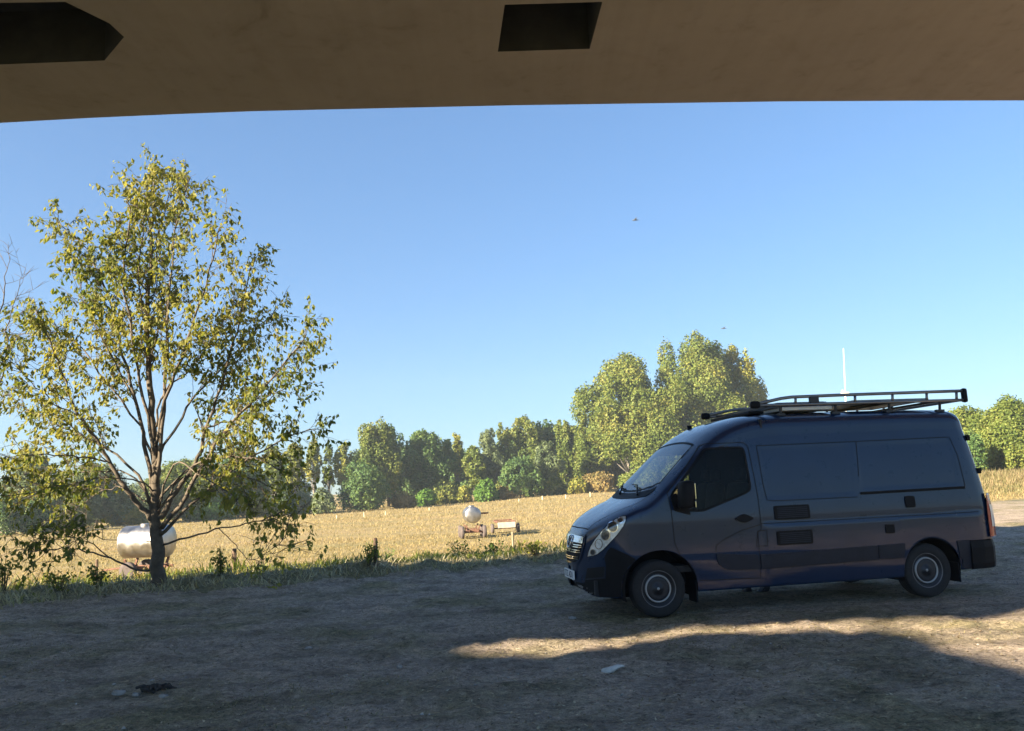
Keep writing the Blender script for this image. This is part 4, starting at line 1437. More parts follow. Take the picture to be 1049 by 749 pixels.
bm = bmesh.new()
bvs = [bm.verts.new(v) for v in bv]
for f in bf.tolist():
    try: bm.faces.new([bvs[k] for k in f])
    except ValueError: pass
bmesh.ops.remove_doubles(bm, verts=bm.verts, dist=1e-5)
# rear doors close the back
rear_ring = [tuple(p) for p in SEC[0]]


def cut_prism(bm, poly, axis):
    """score the skin along a convex prism and return the faces inside it; poly in the plane across the axis"""
    ax = {'y': (0, 2), 'z': (0, 1)}[axis]
    c = (sum(p[0] for p in poly) / len(poly), sum(p[1] for p in poly) / len(poly))
    x0, x1 = min(p[0] for p in poly) - .08, max(p[0] for p in poly) + .08
    z0, z1 = min(p[1] for p in poly) - .08, max(p[1] for p in poly) + .08
    def near_(f):
        m = f.calc_center_median()
        return x0 < m[ax[0]] < x1 and z0 < m[ax[1]] < z1 and (axis == 'y' or m.z > 1.3)
    planes = []
    for i in range(len(poly)):
        p, q_ = poly[i], poly[(i + 1) % len(poly)]
        d = (q_[0] - p[0], q_[1] - p[1])
        L_ = math.hypot(*d)
        if L_ < 1e-6: continue
        n_ = [d[1] / L_, -d[0] / L_]
        if (c[0] - p[0]) * n_[0] + (c[1] - p[1]) * n_[1] > 0: n_ = [-n_[0], -n_[1]]
        co = [0, 0, 0]; no = [0, 0, 0]
        co[ax[0]], co[ax[1]] = p; no[ax[0]], no[ax[1]] = n_
        planes.append((Vector(co), Vector(no)))
        fs = [f for f in bm.faces if near_(f)]
        es = {e for f in fs for e in f.edges}; vs = {v for f in fs for v in f.verts}
        bmesh.ops.bisect_plane(bm, geom=fs + list(es) + list(vs), dist=1e-5, plane_co=co, plane_no=no)
    return [f for f in bm.faces if near_(f) and all((f.calc_center_median() - co).dot(no) < 1e-5 for co, no in planes)]


WIN = rounded([(3.455, 1.475), (2.925, 2.035), (2.41, 2.035), (2.385, 1.50), (2.47, 1.455), (3.06, 1.262), (3.42, 1.295)], 0.05, 2)
SCREEN = [(3.66, 0.0), (3.655, .2), (3.63, .45), (3.575, .66), (3.50, .775), (2.985, .70), (2.975, .3), (2.97, 0), (2.975, -.3), (2.985, -.70), (3.50, -.775), (3.575, -.66), (3.63, -.45), (3.655, -.2)]


def take(bm, faces, name, mat, off=0.0):
    vs = {}
    bm2 = bmesh.new()
    for f in faces:
        loop = []
        for v in f.verts:
            if v not in vs: vs[v] = bm2.verts.new(v.co)
            loop.append(vs[v])
        bm2.faces.new(loop)
    bmesh.ops.delete(bm, geom=faces, context='FACES')
    return bm_obj(name, bm2, mat, van, True)


win_f = cut_prism(bm, WIN, 'y')
win_f = [f for f in win_f if f.calc_center_median().z < 2.1 and abs(f.normal.y) > .4]
wl = [f for f in win_f if f.calc_center_median().y > 0]
wr = [f for f in win_f if f.calc_center_median().y < 0]
take(bm, wl, 'side_window', m_glass_s)
take(bm, wr, 'side_window', m_glass_s)
scr = cut_prism(bm, SCREEN, 'z')
take(bm, scr, 'windscreen', m_glass)
bm.normal_update()
body = bm_obj('body', bm, m_paint, van, True)
mod = body.modifiers.new('skin', 'SOLIDIFY'); mod.thickness = 0.012; mod.offset = -1

cap = [Vector(p) for p in rear_ring]
cen = Vector((-1.0, 0, 1.2))
vv = [tuple(p) for p in cap] + [(p.x - 0.028 * (1 if p.z < 2.3 else .5), p.y * 0.955, 0.36 + (p.z - 0.36) * 0.985) for p in cap]
n = len(cap)
ff = [(i, i + 1, n + i + 1, n + i) for i in range(n - 1)] + [(0, n, 2 * n - 1, n - 1)]
rd = mesh_obj('rear_door', vv + [tuple(cen)], ff + [tuple(range(n, 2 * n))], m_paint, van)


# ---- things laid on the skin
MISS = []


def cast(o, d):
    h_ = BVH.ray_cast(Vector(o), Vector(d).normalized())
    MISS.append(h_[0] is None)
    if h_[0] is None:
        h_ = BVH.find_nearest(Vector(o) + Vector(d).normalized() * 3.0)
    nrm = h_[1]
    if nrm.dot(Vector(d)) > 0: nrm = -nrm
    return h_[0], nrm


c_side = lambda p: cast((p[0], 3.0, p[1]), (0, -1, 0))
c_front = lambda p: cast((7.0, p[0], p[1]), (-1, 0, 0))
c_top = lambda p: cast((p[0], p[1], 4.0), (0, 0, -1))


def c_px(p):
    d = VI.to_3x3() @ Vector(ray(*p))
    return cast(CAM_L, d)


def decal(name, poly, caster, mat, off=0.006, thick=0.0, step=0.05, parent=None, mirror=False, dome=0.0):
    v2, f2 = cdt(poly, (), step)
    MISS.clear()
    hit = [caster(p) for p in v2]
    bad = set(k for k, m_ in enumerate(MISS[:len(v2)]) if m_)
    f2 = [f for f in f2 if not (set(f) & bad)]
    top = [h_[0] + h_[1] * off for h_ in hit]
    # boundary edges
    cnt = {}
    for f in f2:
        for i in range(len(f)):
            e_ = (f[i], f[(i + 1) % len(f)])
            cnt[tuple(sorted(e_))] = cnt.get(tuple(sorted(e_)), 0) + 1
    edge = [e_ for e_, c_ in cnt.items() if c_ == 1]
    if dome:
        bset = [top[k] for k in {k for e_ in edge for k in e_}]
        for k, p in enumerate(top):
            dmin = min((p - q_).length for q_ in bset)
            top[k] = p + hit[k][1] * dome * min(1, dmin / (dome * 3)) ** 0.5
    verts = [tuple(p) for p in top]; faces = [tuple(f) for f in f2]
    n0 = len(verts)
    verts += [tuple(h_[0] - h_[1] * 0.01) for h_ in hit]
    faces += [(a_, b_, n0 + b_, n0 + a_) for a_, b_ in edge]
    o = mesh_obj(name, verts, faces, mat, parent or van, bool(dome))
    bmx = bmesh.new(); bmx.from_mesh(o.data); bmesh.ops.recalc_face_normals(bmx, faces=bmx.faces); bmx.to_mesh(o.data); bmx.free()
    if mirror:
        m2_ = mesh_obj(name, [(x, -y, z) for x, y, z in verts], [f[::-1] for f in faces], mat, parent or van, bool(dome))
        return o, m2_
    return o


def strip_geo(path, width, caster, off, verts, faces, close=False, step=0.04):
    P = [Vector(p) for p in path]
    if close: P.append(P[0])
    Q_ = []
    for i in range(len(P) - 1):
        k = max(1, int((P[i + 1] - P[i]).length / step))
        Q_ += [P[i].lerp(P[i + 1], j / k) for j in range(k)]
    Q_.append(P[-1])
    n = len(Q_); k0 = len(verts)
    for i, p in enumerate(Q_):
        t = (Q_[min(i + 1, n - 1)] - Q_[max(i - 1, 0)])
        if t.length < 1e-9: t = Vector((1, 0))
        t.normalize(); nn2 = Vector((-t.y, t.x))
        for s_ in (-1, 1):
            h_ = caster(p + nn2 * width * 0.5 * s_)
            verts.append(tuple(h_[0] + h_[1] * off))
    for i in range(n - 1):
        faces.append((k0 + 2 * i, k0 + 2 * i + 1, k0 + 2 * i + 3, k0 + 2 * i + 2))


def strips(name, paths, width, caster, mat, off=0.003, parent=None, mirror=True, close=False):
    v_, f_ = [], []
    for p in paths:
        strip_geo(p, width, caster, off, v_, f_, close)
    if mirror:
        mesh_obj(name, [(x, -y, z) for x, y, z in v_], [f[::-1] for f in f_], mat, parent or van)
    return mesh_obj(name, v_, f_, mat, parent or van)


DOOR = [(3.43, .43), (3.46, .90), (3.47, 1.30), (3.50, 1.50), (2.96, 2.075), (2.90, 2.10), (2.40, 2.10), (2.345, 2.05), (2.30, 1.40), (2.30, 1.0)]
door_loop = [(3.24, .42)] + [(AF[0] - .47 * math.cos(t), AF[1] + .47 * math.sin(t)) for t in np.linspace(.25, 1.0, 5)] + DOOR[1:] + [(2.35, .96), (2.36, .40)]
gaps = strips('panel_gap', [door_loop + [door_loop[0]],
                            [(2.30, 1.065), (1.2, 1.06), (.3, 1.06), (-.80, 1.062)],
                            [(2.225, 2.04), (2.21, 1.57), (2.18, 1.355), (2.10, 1.34), (.92, 1.335)],
                            [(2.225, 2.05), (.81, 2.056), (-.575, 2.068), (-.64, 1.82), (-.665, 1.40)],
                            [(2.93, .745), (2.917, .83), (2.79, .907), (2.56, .996), (2.31, 1.056)],
                            [(.86, 1.60), (.81, 2.05)],
                            [(2.352, .975), (2.232, .982), (2.24, .79), (2.384, .79), (2.352, .975)],
                            ], 0.009, c_side, m_gap)
strips('waist_rail', [[(.875, 1.378), (-.655, 1.388)]], 0.034, c_side, m_plastic, 0.010)
# mouldings
MD = rounded([(2.935, .735), (2.91, .60), (2.80, .525), (2.375, .505), (2.375, .69), (2.60, .70)], .03, 2)
decal('side_moulding', MD, c_side, m_mould, .016, mirror=True)
decal('side_moulding', rounded([(2.345, .685), (.735, .708), (.735, .530), (2.345, .505)], .01, 1), c_side, m_mould, .016, mirror=True)
decal('side_moulding', rounded([(.72, .708), (.335, .714), (.372, .53), (.72, .530)], .01, 1), c_side, m_mould, .016, mirror=True)
decal('side_moulding', [(-.415, .705), (-.60, .71), (-.60, .34), (-.455, .34), (-.44, .50)], c_side, m_mould, .014, mirror=True)
# vents
for z0, z1 in ((1.10, 1.275), (.785, .96)):
    o = decal('air_vent', rounded([(2.105, z0), (2.105, z1), (1.62, z1), (1.62, z0)], .02, 2), c_side, m_plastic, .014)
    vv_, ff_ = [], []
    for k in range(6):
        z = z0 + .03 + (z1 - z0 - .06) * k / 5
        strip_geo([(2.07, z), (1.655, z)], .012, c_side, .019, vv_, ff_)
    mesh_obj('slat', vv_, ff_, m_mould, o)
decal('socket_cover', rounded([(.255, 1.165), (.255, 1.315), (.115, 1.315), (.115, 1.165)], .03, 3), c_side, m_plastic, .016)
decal('socket_cover', rounded([(.59, .853), (.59, .965), (.465, .965), (.465, .853)], .012, 2), c_side, m_plastic, .014)
# handle
hd, hd2 = decal('door_handle', rounded([(2.655, 1.14), (2.58, 1.175), (2.52, 1.20), (2.46, 1.175), (2.385, 1.14), (2.46, 1.105), (2.52, 1.085), (2.58, 1.105)], .03, 3), c_side, m_plastic, .022, step=.02, mirror=True)

# window surround (black) and screen edge
strips('window_seal', [WIN], 0.030, c_side, m_plastic, 0.004, close=True)
strips('windscreen_seal', [SCREEN], 0.028, c_top, m_plastic, 0.004, mirror=False, close=True)
# cowl below the screen and wipers
cow = decal('cowl', [(3.69, 0.0), (3.685, .25), (3.66, .48), (3.60, .70), (3.55, .78), (3.60, .80), (3.70, .74), (3.765, .5), (3.79, .25), (3.80, 0), (3.79, -.25), (3.765, -.5), (3.70, -.74), (3.60, -.80), (3.55, -.78), (3.60, -.70), (3.66, -.48), (3.685, -.25)], c_top, m_plastic, .005)
for ya, yb in ((.52, -.08), (-.25, -.62)):
    p0_, n0_ = c_top((3.72, ya)); p1_, n1__ = c_top((3.60, (ya + yb) / 2)); p2_, n2__ = c_top((3.58, yb))
    bm = bmesh.new()
    tube(bm, [p0_ + n0_ * .02, p1_ + n1__ * .035, p2_ + n2__ * .02], [.014, .010, .007], 6)
    bm_obj('wiper', bm, m_plastic, van)
# bonnet shut lines
strips('panel_gap', [[(3.62, .80), (3.9, .76), (4.15, .63), (4.32, .50), (4.395, .46)]], .009, c_top, m_gap, .003)
strips('panel_gap', [[(4.40, .46), (4.415, .25), (4.42, 0), (4.415, -.25), (4.40, -.46)]], .009, c_top, m_gap, .003, mirror=False)

# ---- nose
C4 = lambda L: [(570 + a_ / 4.68, 480 + b_ / 4.68) for a_, b_ in L]
# dark lower bumper, wrapping from beside the plate to the wheel arch
decal('front_bumper', C4([(262, 378), (330, 408), (386, 437), (372, 480), (361, 530), (357, 590), (358, 640), (215, 640), (212, 622), (130, 598), (132, 560), (142, 534), (238, 526), (240, 470), (232, 425), (247, 395)]), c_px, m_plastic, .012, mirror=True, step=2.0)
decal('lower_lip', [(-.40, .262), (-.50, .33), (-.47, .40), (0, .415), (.47, .40), (.50, .33), (.40, .262), (0, .256)], c_front, m_plastic, .006)
for z in (.30, .355):
    strips('lower_slat', [[(-.36, z + .008), (-.2, z), (0, z), (.2, z), (.36, z + .008)]], .022, c_front, m_alu, .012, mirror=False)
decal('fog_recess', C4([(150, 477), (228, 470), (232, 518), (140, 530)]), c_px, m_gap, .008, mirror=True, step=2.0)
strips('fog_trim', [C4([(140, 531), (233, 522), (234, 470)])], 1.3, c_px, m_mould, .014, mirror=True)
# grille
GR = rounded([(-.47, 1.005), (.47, 1.005), (.455, .90), (.36, .70), (.25, .645), (-.25, .645), (-.36, .70), (-.455, .90)], .03, 3)
gr = decal('grille', GR, c_front, m_gap, .008, step=.05)
strips('grille_surround', [GR], .022, c_front, m_paint, .016, parent=gr, mirror=False, close=True)
for z, hw_ in ((.865, .415), (.80, .385), (.715, .325)):
    for dz in (-.013, .013):
        strips('grille_bar', [[(-hw_, z + dz), (0, z + dz - .008), (hw_, z + dz)]], .011, c_front, m_chrome, .022, parent=gr, mirror=False)
decal('chrome_bar', [(-.455, .985), (0, .992), (.455, .985), (.44, .905), (.16, .905), (.06, .80), (0, .775), (-.06, .80), (-.16, .905), (-.44, .905)], c_front, m_chrome, .028, step=.04, parent=gr)
# round emblem with a bolt across it
pe, ne = c_front((0, .905))
q_ = ne.to_track_quat('Z', 'Y').to_matrix()
bm = bmesh.new()
for k in range(28):
    pass
ring = [pe + ne * .036 + q_ @ Vector((.085 * math.cos(2 * PI * k / 28), .085 * math.sin(2 * PI * k / 28), 0)) for k in range(29)]
tube(bm, ring, .010, 6, False)
bm_obj('emblem_ring', bm, m_chrome, gr, True)
bolt = [(-.115, .006), (.012, .030), (.002, .006), (.115, -.006), (-.012, -.030), (-.002, -.006)]
decal('emblem_bolt', [(y, .905 + z) for y, z in bolt], c_front, m_mould, .044, step=.03, parent=gr)
# headlights
HL = C4([(150, 424), (156, 398), (166, 372), (186, 340), (212, 308), (245, 274), (285, 244), (318, 230), (335, 228), (334, 250), (322, 278), (296, 315), (262, 352), (228, 388), (198, 412)])
hl = decal('headlight', HL, c_px, m_lampsilver, .008, step=2.0, mirror=True)
for h_, sg in zip(hl, (1, -1)):
    for (cx_, cy_, rx_, ry_, mt) in ((238, 318, 22, 26, m_bowl), (272, 280, 24, 24, m_bowl), (206, 362, 17, 24, m_lampsilver), (308, 250, 12, 12, m_bowl), (178, 402, 12, 14, m_bowl)):
        el = C4([(cx_ + rx_ * math.cos(t), cy_ + ry_ * math.sin(t)) for t in np.linspace(0, 2 * PI, 15)[:-1]])
        o = decal('lamp_bowl', el, c_px, mt, .012, step=1.2, parent=h_)
        if sg < 0:
            o.data = o.data.copy()
            for v in o.data.vertices: v.co.y = -v.co.y
            o.data.flip_normals()
        # chrome rim
        v_, f_ = [], []
        strip_geo(el, .9, c_px, .015, v_, f_, True, 1.0)
        if sg < 0: v_ = [(x, -y, z) for x, y, z in v_]
        mesh_obj('lamp_rim', v_, f_, m_chrome, h_)
strips('panel_gap', [HL], .7, c_px, m_gap, .010, close=True)
# number plate
pp, pn = c_front((0, .49))
plate = empty('number_plate', pp + Vector((.022, 0, 0)))
bpy.data.objects.remove(plate)
bm = bmesh.new()
box(bm, (pp.x + .012, 0, .49), (.02, .50, .115), bevel=.004)
pl = bm_obj('number_plate', bm, m_white, van)
fc = bpy.data.curves.new('plate_text', 'FONT')
fc.body = '1TZ AD1'; fc.size = .118; fc.align_x = 'CENTER'; fc.align_y = 'CENTER'; fc.extrude = .0012
ft_ = bpy.data.objects.new('plate_text', fc); COL.objects.link(ft_)
bpy.context.view_layer.update()
tm = bpy.data.meshes.new_from_object(ft_.evaluated_get(bpy.context.evaluated_depsgraph_get()))
bpy.data.objects.remove(ft_)
ft_ = bpy.data.objects.new('plate_text', tm); COL.objects.link(ft_)
tm.materials.clear(); tm.materials.append(plain('plate_ink', (.02, .03, .09), .5))
ft_.rotation_euler = (PI / 2, 0, PI / 2); ft_.location = (pp.x + .0238, 0, .488); ft_.parent = pl

# ---- rear bumper and lamps
sec = [(0, .325), (.035, .335), (.05, .40), (.055, .60), (.04, .69), (0, .715)]
path = [(-.60, 1.02, (0, 1)), (-.80, 1.012, (0, 1)), (-.93, .985, (-.35, .94)), (-1.0, .92, (-.8, .6)), (-1.025, .80, (-1, .1)), (-1.03, 0, (-1, 0))]
path = path + [(x, -y, (n_[0], -n_[1])) for x, y, n_ in path[-2::-1]]
vv = [(x + n_[0] * d, y + n_[1] * d, z) for x, y, n_ in path for d, z in sec]
k = len(sec)
ff = [(i * k + j, i * k + j + 1, (i + 1) * k + j + 1, (i + 1) * k + j) for i in range(len(path) - 1) for j in range(k - 1)]
ff += [tuple(range(k)), tuple(range((len(path) - 1) * k, len(path) * k))]
mesh_obj('rear_bumper', vv, ff, m_plastic, van)
for sg in (1, -1):
    vv = []
    zz = [.725, .74, .90, 1.05, 1.20, 1.27, 1.30]
    aa = [.86, 1.0, 1.0, .95, .72, .45, .15]
    for z, a_ in zip(zz, aa):
        w_ = 1.03 * float(f_side(z)) - .012
        xr = shear(-1.02, z)
        pts_ = [(-.935 - .04 * (1 - a_), w_ + .012), (-.965, w_ + .008), (xr - .036, w_ - .030), (xr - .062, w_ - .09), (xr - .040, w_ - .05 - .10 * a_)]
        vv += [(x, sg * y, z) for x, y in pts_]
    k = 5
    ff = [(i * k + j, i * k + j + 1, (i + 1) * k + j + 1, (i + 1) * k + j) for i in range(len(zz) - 1) for j in range(k - 1)]
    ff += [tuple(range(k)), tuple(range((len(zz) - 1) * k, len(zz) * k))]
    tl = mesh_obj('tail_light', vv, ff, m_red, van, True)
    vv = []
    for z in (.86, .95, 1.06, 1.15):
        w_ = 1.03 * float(f_side(z)) - .012; xr = shear(-1.02, z)
        vv += [(xr + .028, sg * (w_ + .003), z), (xr - .039, sg * (w_ - .028), z), (xr - .066, sg * (w_ - .088), z), (xr - .046, sg * (w_ - .15), z)]
    ff = [(i * 4 + j, i * 4 + j + 1, (i + 1) * 4 + j + 1, (i + 1) * 4 + j) for i in range(3) for j in range(3)]
    mesh_obj('reversing_lens', vv, ff, m_clear, tl, True)
    for z in (1.60, 2.05):
        bm = bmesh.new(); box(bm, (shear(-1.02, z) - .005, sg * (.965 - (z - 1.4) * .09), z), (.05, .05, .075), bevel=.01)
        bm_obj('hinge', bm, m_plastic, van)

# ---- underbody, arches, flaps
bm = bmesh.new()
box(bm, (1.75, 0, .43), (5.0, 1.25, .18)); box(bm, (1.8, .0, .335), (2.4, 1.9, .05)); box(bm, (4.15, 0, .36), (.5, 1.3, .18)); box(bm, (-.72, 0, .42), (.5, 1.7, .12))
tube(bm, [(0, -.85, .345), (0, .85, .345)], .055, 8)
tube(bm, [(1.6, -.35, .30), (.4, -.35, .28), (-.5, -.4, .36)], .05, 8)
bm_obj('underbody', bm, m_int, van)
for xc, zc_, R_ in (AF, AR):
    for sg in (1, -1):
        vv, ff = [], []
        tt = np.linspace(-.28, PI + .28, 30)
        for t in tt:
            vv += [(xc + (R_ + .004) * math.cos(t), sg * .992, max(.2, zc_ + (R_ + .004) * math.sin(t))), (xc + (R_ + .004) * math.cos(t), sg * .58, max(.2, zc_ + (R_ + .004) * math.sin(t)))]
        for i in range(len(tt) - 1): ff.append((2 * i, 2 * i + 1, 2 * i + 3, 2 * i + 2))
        k = len(vv); vv += [(xc + (R_ + .004) * math.cos(t), sg * .58, max(.2, zc_ + (R_ + .004) * math.sin(t))) for t in tt]
        ff.append(tuple(range(k, k + len(tt))))
        mesh_obj('arch_liner', vv, ff, m_plastic, van)
for xm, h0, h1 in ((-.445, .17, .42), (3.20, .15, .42)):
    for sg in (1, -1):
        bm = bmesh.new(); box(bm, (xm, sg * .86, (h0 + h1) / 2), (.022, .26, h1 - h0), Matrix.Rotation(.12 if xm < 0 else .1, 3, 'Y').to_3x3() if False else None, .006)
        bm_obj('mud_flap', bm, m_plastic, van)

# ---- wheels
m_rim = plain('steel_rim', (0.018, 0.020, 0.026), 0.45, 0.3, var=0.2, scale=12)
m_ring = plain('rim_ring', (0.36, 0.36, 0.36), 0.4, 0.4, var=0.1, scale=12)
m_ring_dim = plain('rim_edge', (0.16, 0.16, 0.17), 0.4, 0.4, var=0.2, scale=12)
for xw in (3.682, 0.0):
    for sg in (1, -1):
        bm = bmesh.new()
        # rim disc, outer side +y (mirrored for the far side)
        lathe(bm, [(.225, .05), (.222, .082), (.205, .085), (.196, .055), (.172, .045), (.166, .062), (.10, .070), (.06, .060), (.055, .075), (.001, .078)], 40, 'Y', cap=False)
        w_ = bm_obj('wheel', bm, m_rim, van, True)
        w_.location = (xw, sg * .875, .345)
        if sg < 0: w_.rotation_euler = (0, 0, PI)
        bm = bmesh.new()
        prof = [(.218, -.10), (.24, -.108), (.30, -.112), (.330, -.100), (.343, -.080)]
        for yy_ in (-.055, -.02, .02, .055):
            prof += [(.3445, yy_ - .013), (.3445, yy_ + .013), (.337, yy_ + .015), (.337, yy_ + .019)]
        prof += [(.343, .080), (.330, .100), (.300, .112), (.24, .108), (.218, .092)]
        lathe(bm, prof, 56, 'Y', cap=False)
        bm_obj('tyre', bm, m_tyre, w_, True)
        bm = bmesh.new()
        lathe(bm, [(.226, .078), (.222, .094), (.215, .094), (.212, .080)], 48, 'Y', cap=False)
        bm_obj('outer_ring', bm, m_ring_dim, w_, True)
        bm = bmesh.new()
        lathe(bm, [(.168, .058), (.164, .078), (.150, .078), (.146, .060)], 48, 'Y', cap=False)
        bm_obj('inner_ring', bm, m_ring, w_, True)
        bm = bmesh.new()
        lathe(bm, [(.018, .078), (.015, .084), (.001, .085)], 16, 'Y')
        bm_obj('centre_badge', bm, m_ring, w_, True)


# ---- door mirrors
for sg in (1, -1):
    bm = bmesh.new()
    box(bm, (3.31, 1.17, 1.475), (.15, .22, .34), None, .055)
    for v in bm.verts:
        k_ = (v.co.z - 1.475)
        v.co.x -= k_ * .10
        v.co.x += .03 * (1 - ((v.co.y - 1.17) / .12) ** 2) if v.co.x > 3.33 else 0
        v.co.y = sg * v.co.y
    mr = bm_obj('door_mirror', bm, m_plastic, van, True)
    bm = bmesh.new()
    tube(bm, [(3.36, sg * .93, 1.36), (3.35, sg * 1.03, 1.35), (3.32, sg * 1.12, 1.36)], [.06, .05, .05], 8)
    bm_obj('mirror_arm', bm, m_plastic, mr, True)
    bm = bmesh.new()
    box(bm, (3.225, sg * 1.17, 1.515), (.012, .165, .19), bevel=.004)
    box(bm, (3.232, sg * 1.17, 1.355), (.012, .165, .075), bevel=.004)
    bm_obj('mirror_glass', bm, m_mirror, mr)
decal('mirror_base', rounded([(3.465, 1.44), (3.40, 1.50), (3.27, 1.40), (3.22, 1.215), (3.43, 1.28)], .02, 2), c_side, m_plastic, .014, mirror=True)

# ---- cab interior
bm = bmesh.new()
box(bm, (3.50, 0, 1.10), (.62, 1.80, .60), bevel=.08); box(bm, (3.25, 0, 1.22), (.30, 1.70, .20), bevel=.06)
bm_obj('dashboard', bm, m_int, van, True)
bm = bmesh.new(); box(bm, (2.12, 0, 1.42), (.03, 1.84, 1.95)); bm_obj('bulkhead', bm, m_int, van)
bm = bmesh.new(); box(bm, (2.9, 0, .56), (1.6, 1.84, .08)); bm_obj('cab_floor', bm, m_int, van)
for ys in (.48, -.30, -.66):
    wd = .50 if ys > 0 else .36
    bm = bmesh.new()
    box(bm, (2.62, ys, .95), (.52, wd, .18), None, .05)
    box(bm, (2.62, ys, .74), (.40, wd * .8, .28))
    box(bm, (2.33, ys, 1.28), (.16, wd, .62), Matrix.Rotation(-.18, 3, 'Y'), .06)
    s1 = bm_obj('seat', bm, m_seat, van, True)
    bm = bmesh.new(); box(bm, (2.27, ys, 1.70), (.10, wd * .52, .18), Matrix.Rotation(-.1, 3, 'Y'), .04)
    bm_obj('headrest', bm, m_seat, s1, True)
bm = bmesh.new()
rot = Matrix.Rotation(-.95, 3, 'Y')
tube(bm, [Vector((3.02, .48, 1.30)) + rot @ Vector((.20 * math.cos(t), .20 * math.sin(t), 0)) for t in np.linspace(0, 2 * PI, 33)], .016, 8, False)
tube(bm, [Vector((3.02, .48, 1.30)) + rot @ Vector((.2, 0, 0)), Vector((3.04, .48, 1.29)), Vector((3.02, .48, 1.30)) + rot @ Vector((-.2, 0, 0))], .02, 6)
tube(bm, [(3.03, .48, 1.30), (3.30, .48, 1.12)], .035, 8)
bm_obj('steering_wheel', bm, m_int, van, True)

# ---- roof rack
rz_ = lambda x, y: c_top((x, y))[0].z
bm = bmesh.new(); bmc = bmesh.new(); bmd = bmesh.new()
for sg in (1, -1):
    y = sg * .82
    up_ = [(2.12, y, 2.60), (1.75, y, 2.668), (1.60, y, 2.683), (.9, y, 2.692), (0, y, 2.698), (-.97, y, 2.704)]
    lo_ = [(2.12, y, 2.585), (1.6, y, 2.582), (.9, y, 2.580), (0, y, 2.578), (-.97, y, 2.575)]
    tube(bm, up_, .022, 10); tube(bm, lo_, .021, 10)
    for xp in (1.55, .68, .12, -.40, -.86):
        tube(bm, [(xp, y, 2.58), (xp - .01, y, 2.69)], .018, 6)
    box(bmc, (2.13, y, 2.593), (.13, .085, .10), None, .035)
    box(bmc, (-.985, y, 2.64), (.07, .07, .20), None, .03)
    for xp in (1.75, .95, .15, -.62):
        rz0 = rz_(xp, y * .93)
        tube(bmd, [(xp, y * .93, rz0 - .02), (xp, y * .96, 2.575)], .020, 6)
        box(bmd, (xp, y * .93, rz0 + .012), (.12, .05, .03))
for xp in (1.95, 1.75, .95, .15, -.62, -.93):
    box(bmd, (xp, 0, 2.575), (.045, 1.62, .03))
bmr = bm_obj('roof_rack', bm, m_alu, van, True)
bmc.free()
for sg in (1, -1):
    for c_, d_, r_ in (((2.13, sg * .82, 2.593), (.13, .085, .10), .035), ((-.985, sg * .82, 2.64), (.07, .07, .20), .03)):
        bm = bmesh.new(); box(bm, c_, d_, None, r_); bm_obj('rail_cap', bm, m_plastic, bmr, True)
bm_obj('rack_foot', bmd, m_rackdark, bmr)
bm = bmesh.new(); box(bm, (1.28, .82, 2.638), (.13, .05, .095), bevel=.01); bm_obj('rail_bracket', bm, m_rackdark, bmr)
for x0, x1, y0, y1 in ((.98, 1.72, -.62, .62), (-.55, .62, -.66, .66)):
    bm = bmesh.new(); box(bm, ((x0 + x1) / 2, (y0 + y1) / 2, 2.612), (x1 - x0, y1 - y0, .034))
    sp = bm_obj('solar_panel', bm, m_alu, van)
    bm = bmesh.new(); box(bm, ((x0 + x1) / 2, (y0 + y1) / 2, 2.631), (x1 - x0 - .05, y1 - y0 - .05, .008)); bm_obj('cell_sheet', bm, m_solar, sp)
bm = bmesh.new(); box(bm, (1.35, .15, 2.535), (.75, 1.2, .05), bevel=.02); bm_obj('roof_hatch', bm, m_white, van)
bm = bmesh.new(); box(bm, (1.98, -.1, 2.515), (.22, 1.3, .045), bevel=.02); bm_obj('roof_spoiler', bm, m_plastic, van)
p_, n_ = c_top((2.55, -.45))
bm = bmesh.new(); box(bm, p_ + Vector((0, 0, .02)), (.07, .035, .06), bevel=.012); bm_obj('roof_antenna_base', bm, m_plastic, van)

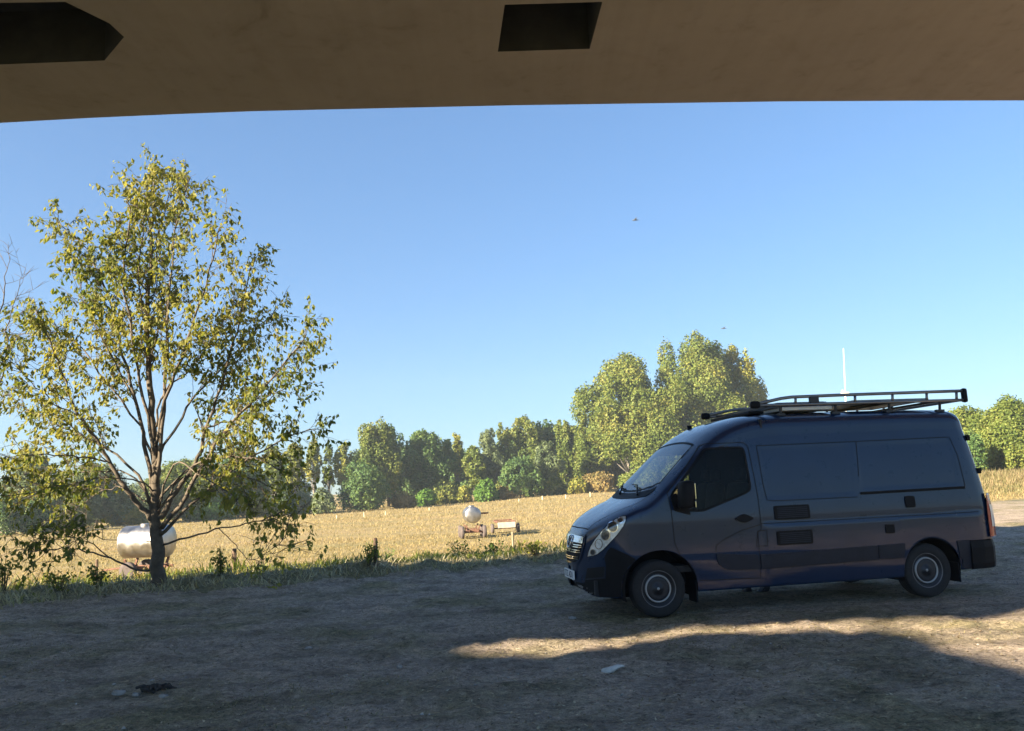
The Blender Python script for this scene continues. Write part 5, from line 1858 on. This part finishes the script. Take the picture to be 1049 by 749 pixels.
# two small blocks on the ground under the van
m_block = plain('dark_block', (0.012, 0.015, 0.030), 0.7)
for px, py, lb in ((765, 606, 'small dark block on the ground under the sill of the van, nearer its front wheel'), (789, 605, 'small dark wedge on the ground under the sill, nearer the rear wheel of the van')):
    g_ = gpx(px, py)
    bm = bmesh.new()
    box(bm, (0, 0, .07), (.11, .16, .20), None, .015, taper=.6)
    if px > 780:
        for v in bm.verts: v.co.x += max(0, .12 - v.co.z) * .9
    o = bm_obj('ground_block', bm, m_block, None, False, g_)
    o.rotation_euler = (0, 0, VYAW)
    tag(o, lb, 'block', 'blocks under the van')

# white pole beyond the van
pb = Vector(at_depth(866, 402, 30.0)); pt = Vector(at_depth(864, 357, 30.0))
foot = pb + (pb - pt) * (pb.z / (pt.z - pb.z))
foot.z = hz(foot.x, foot.y)
root = empty('white_pole', foot)
tag(root, 'thin white pole standing beyond the van, its top rising above the roof rack', 'pole')
m_wpole = plain('white_pole_paint', (0.80, 0.80, 0.78), 0.5, var=0.05)
pb = pb - foot; pt = pt - foot
bm = bmesh.new(); tube(bm, [pb * -0.05, pb, pb + (pt - pb) * 0.02, pt], [.036, .027, .021, .012], 10)
bm_obj('pole', bm, m_wpole, root, True)
bm = bmesh.new(); box(bm, pb + Vector((-.02, 0, -.02)), (.30, .06, .05), bevel=.01); box(bm, pb + Vector((-.10, 0, .05)), (.08, .07, .08), bevel=.02)
bm_obj('bracket', bm, m_wpole, root)

# evening haze over the pasture
bm = bmesh.new(); box(bm, (0, 190, 28), (1000, 500, 64))
hz_ = bm_obj('haze', bm, None)
hm = bpy.data.materials.new('haze'); hm.use_nodes = True
nt = hm.node_tree; nt.nodes.clear()
ho = nt.nodes.new('ShaderNodeOutputMaterial'); pv = nt.nodes.new('ShaderNodeVolumePrincipled')
pv.inputs['Color'].default_value = (0.80, 0.90, 1.0, 1); pv.inputs['Density'].default_value = 0.00038; pv.inputs['Anisotropy'].default_value = 0.2
nt.links.new(pv.outputs[0], ho.inputs['Volume'])
hz_.data.materials.append(hm)
tag(hz_, 'thin pale haze over the pasture', 'haze', kind='stuff')
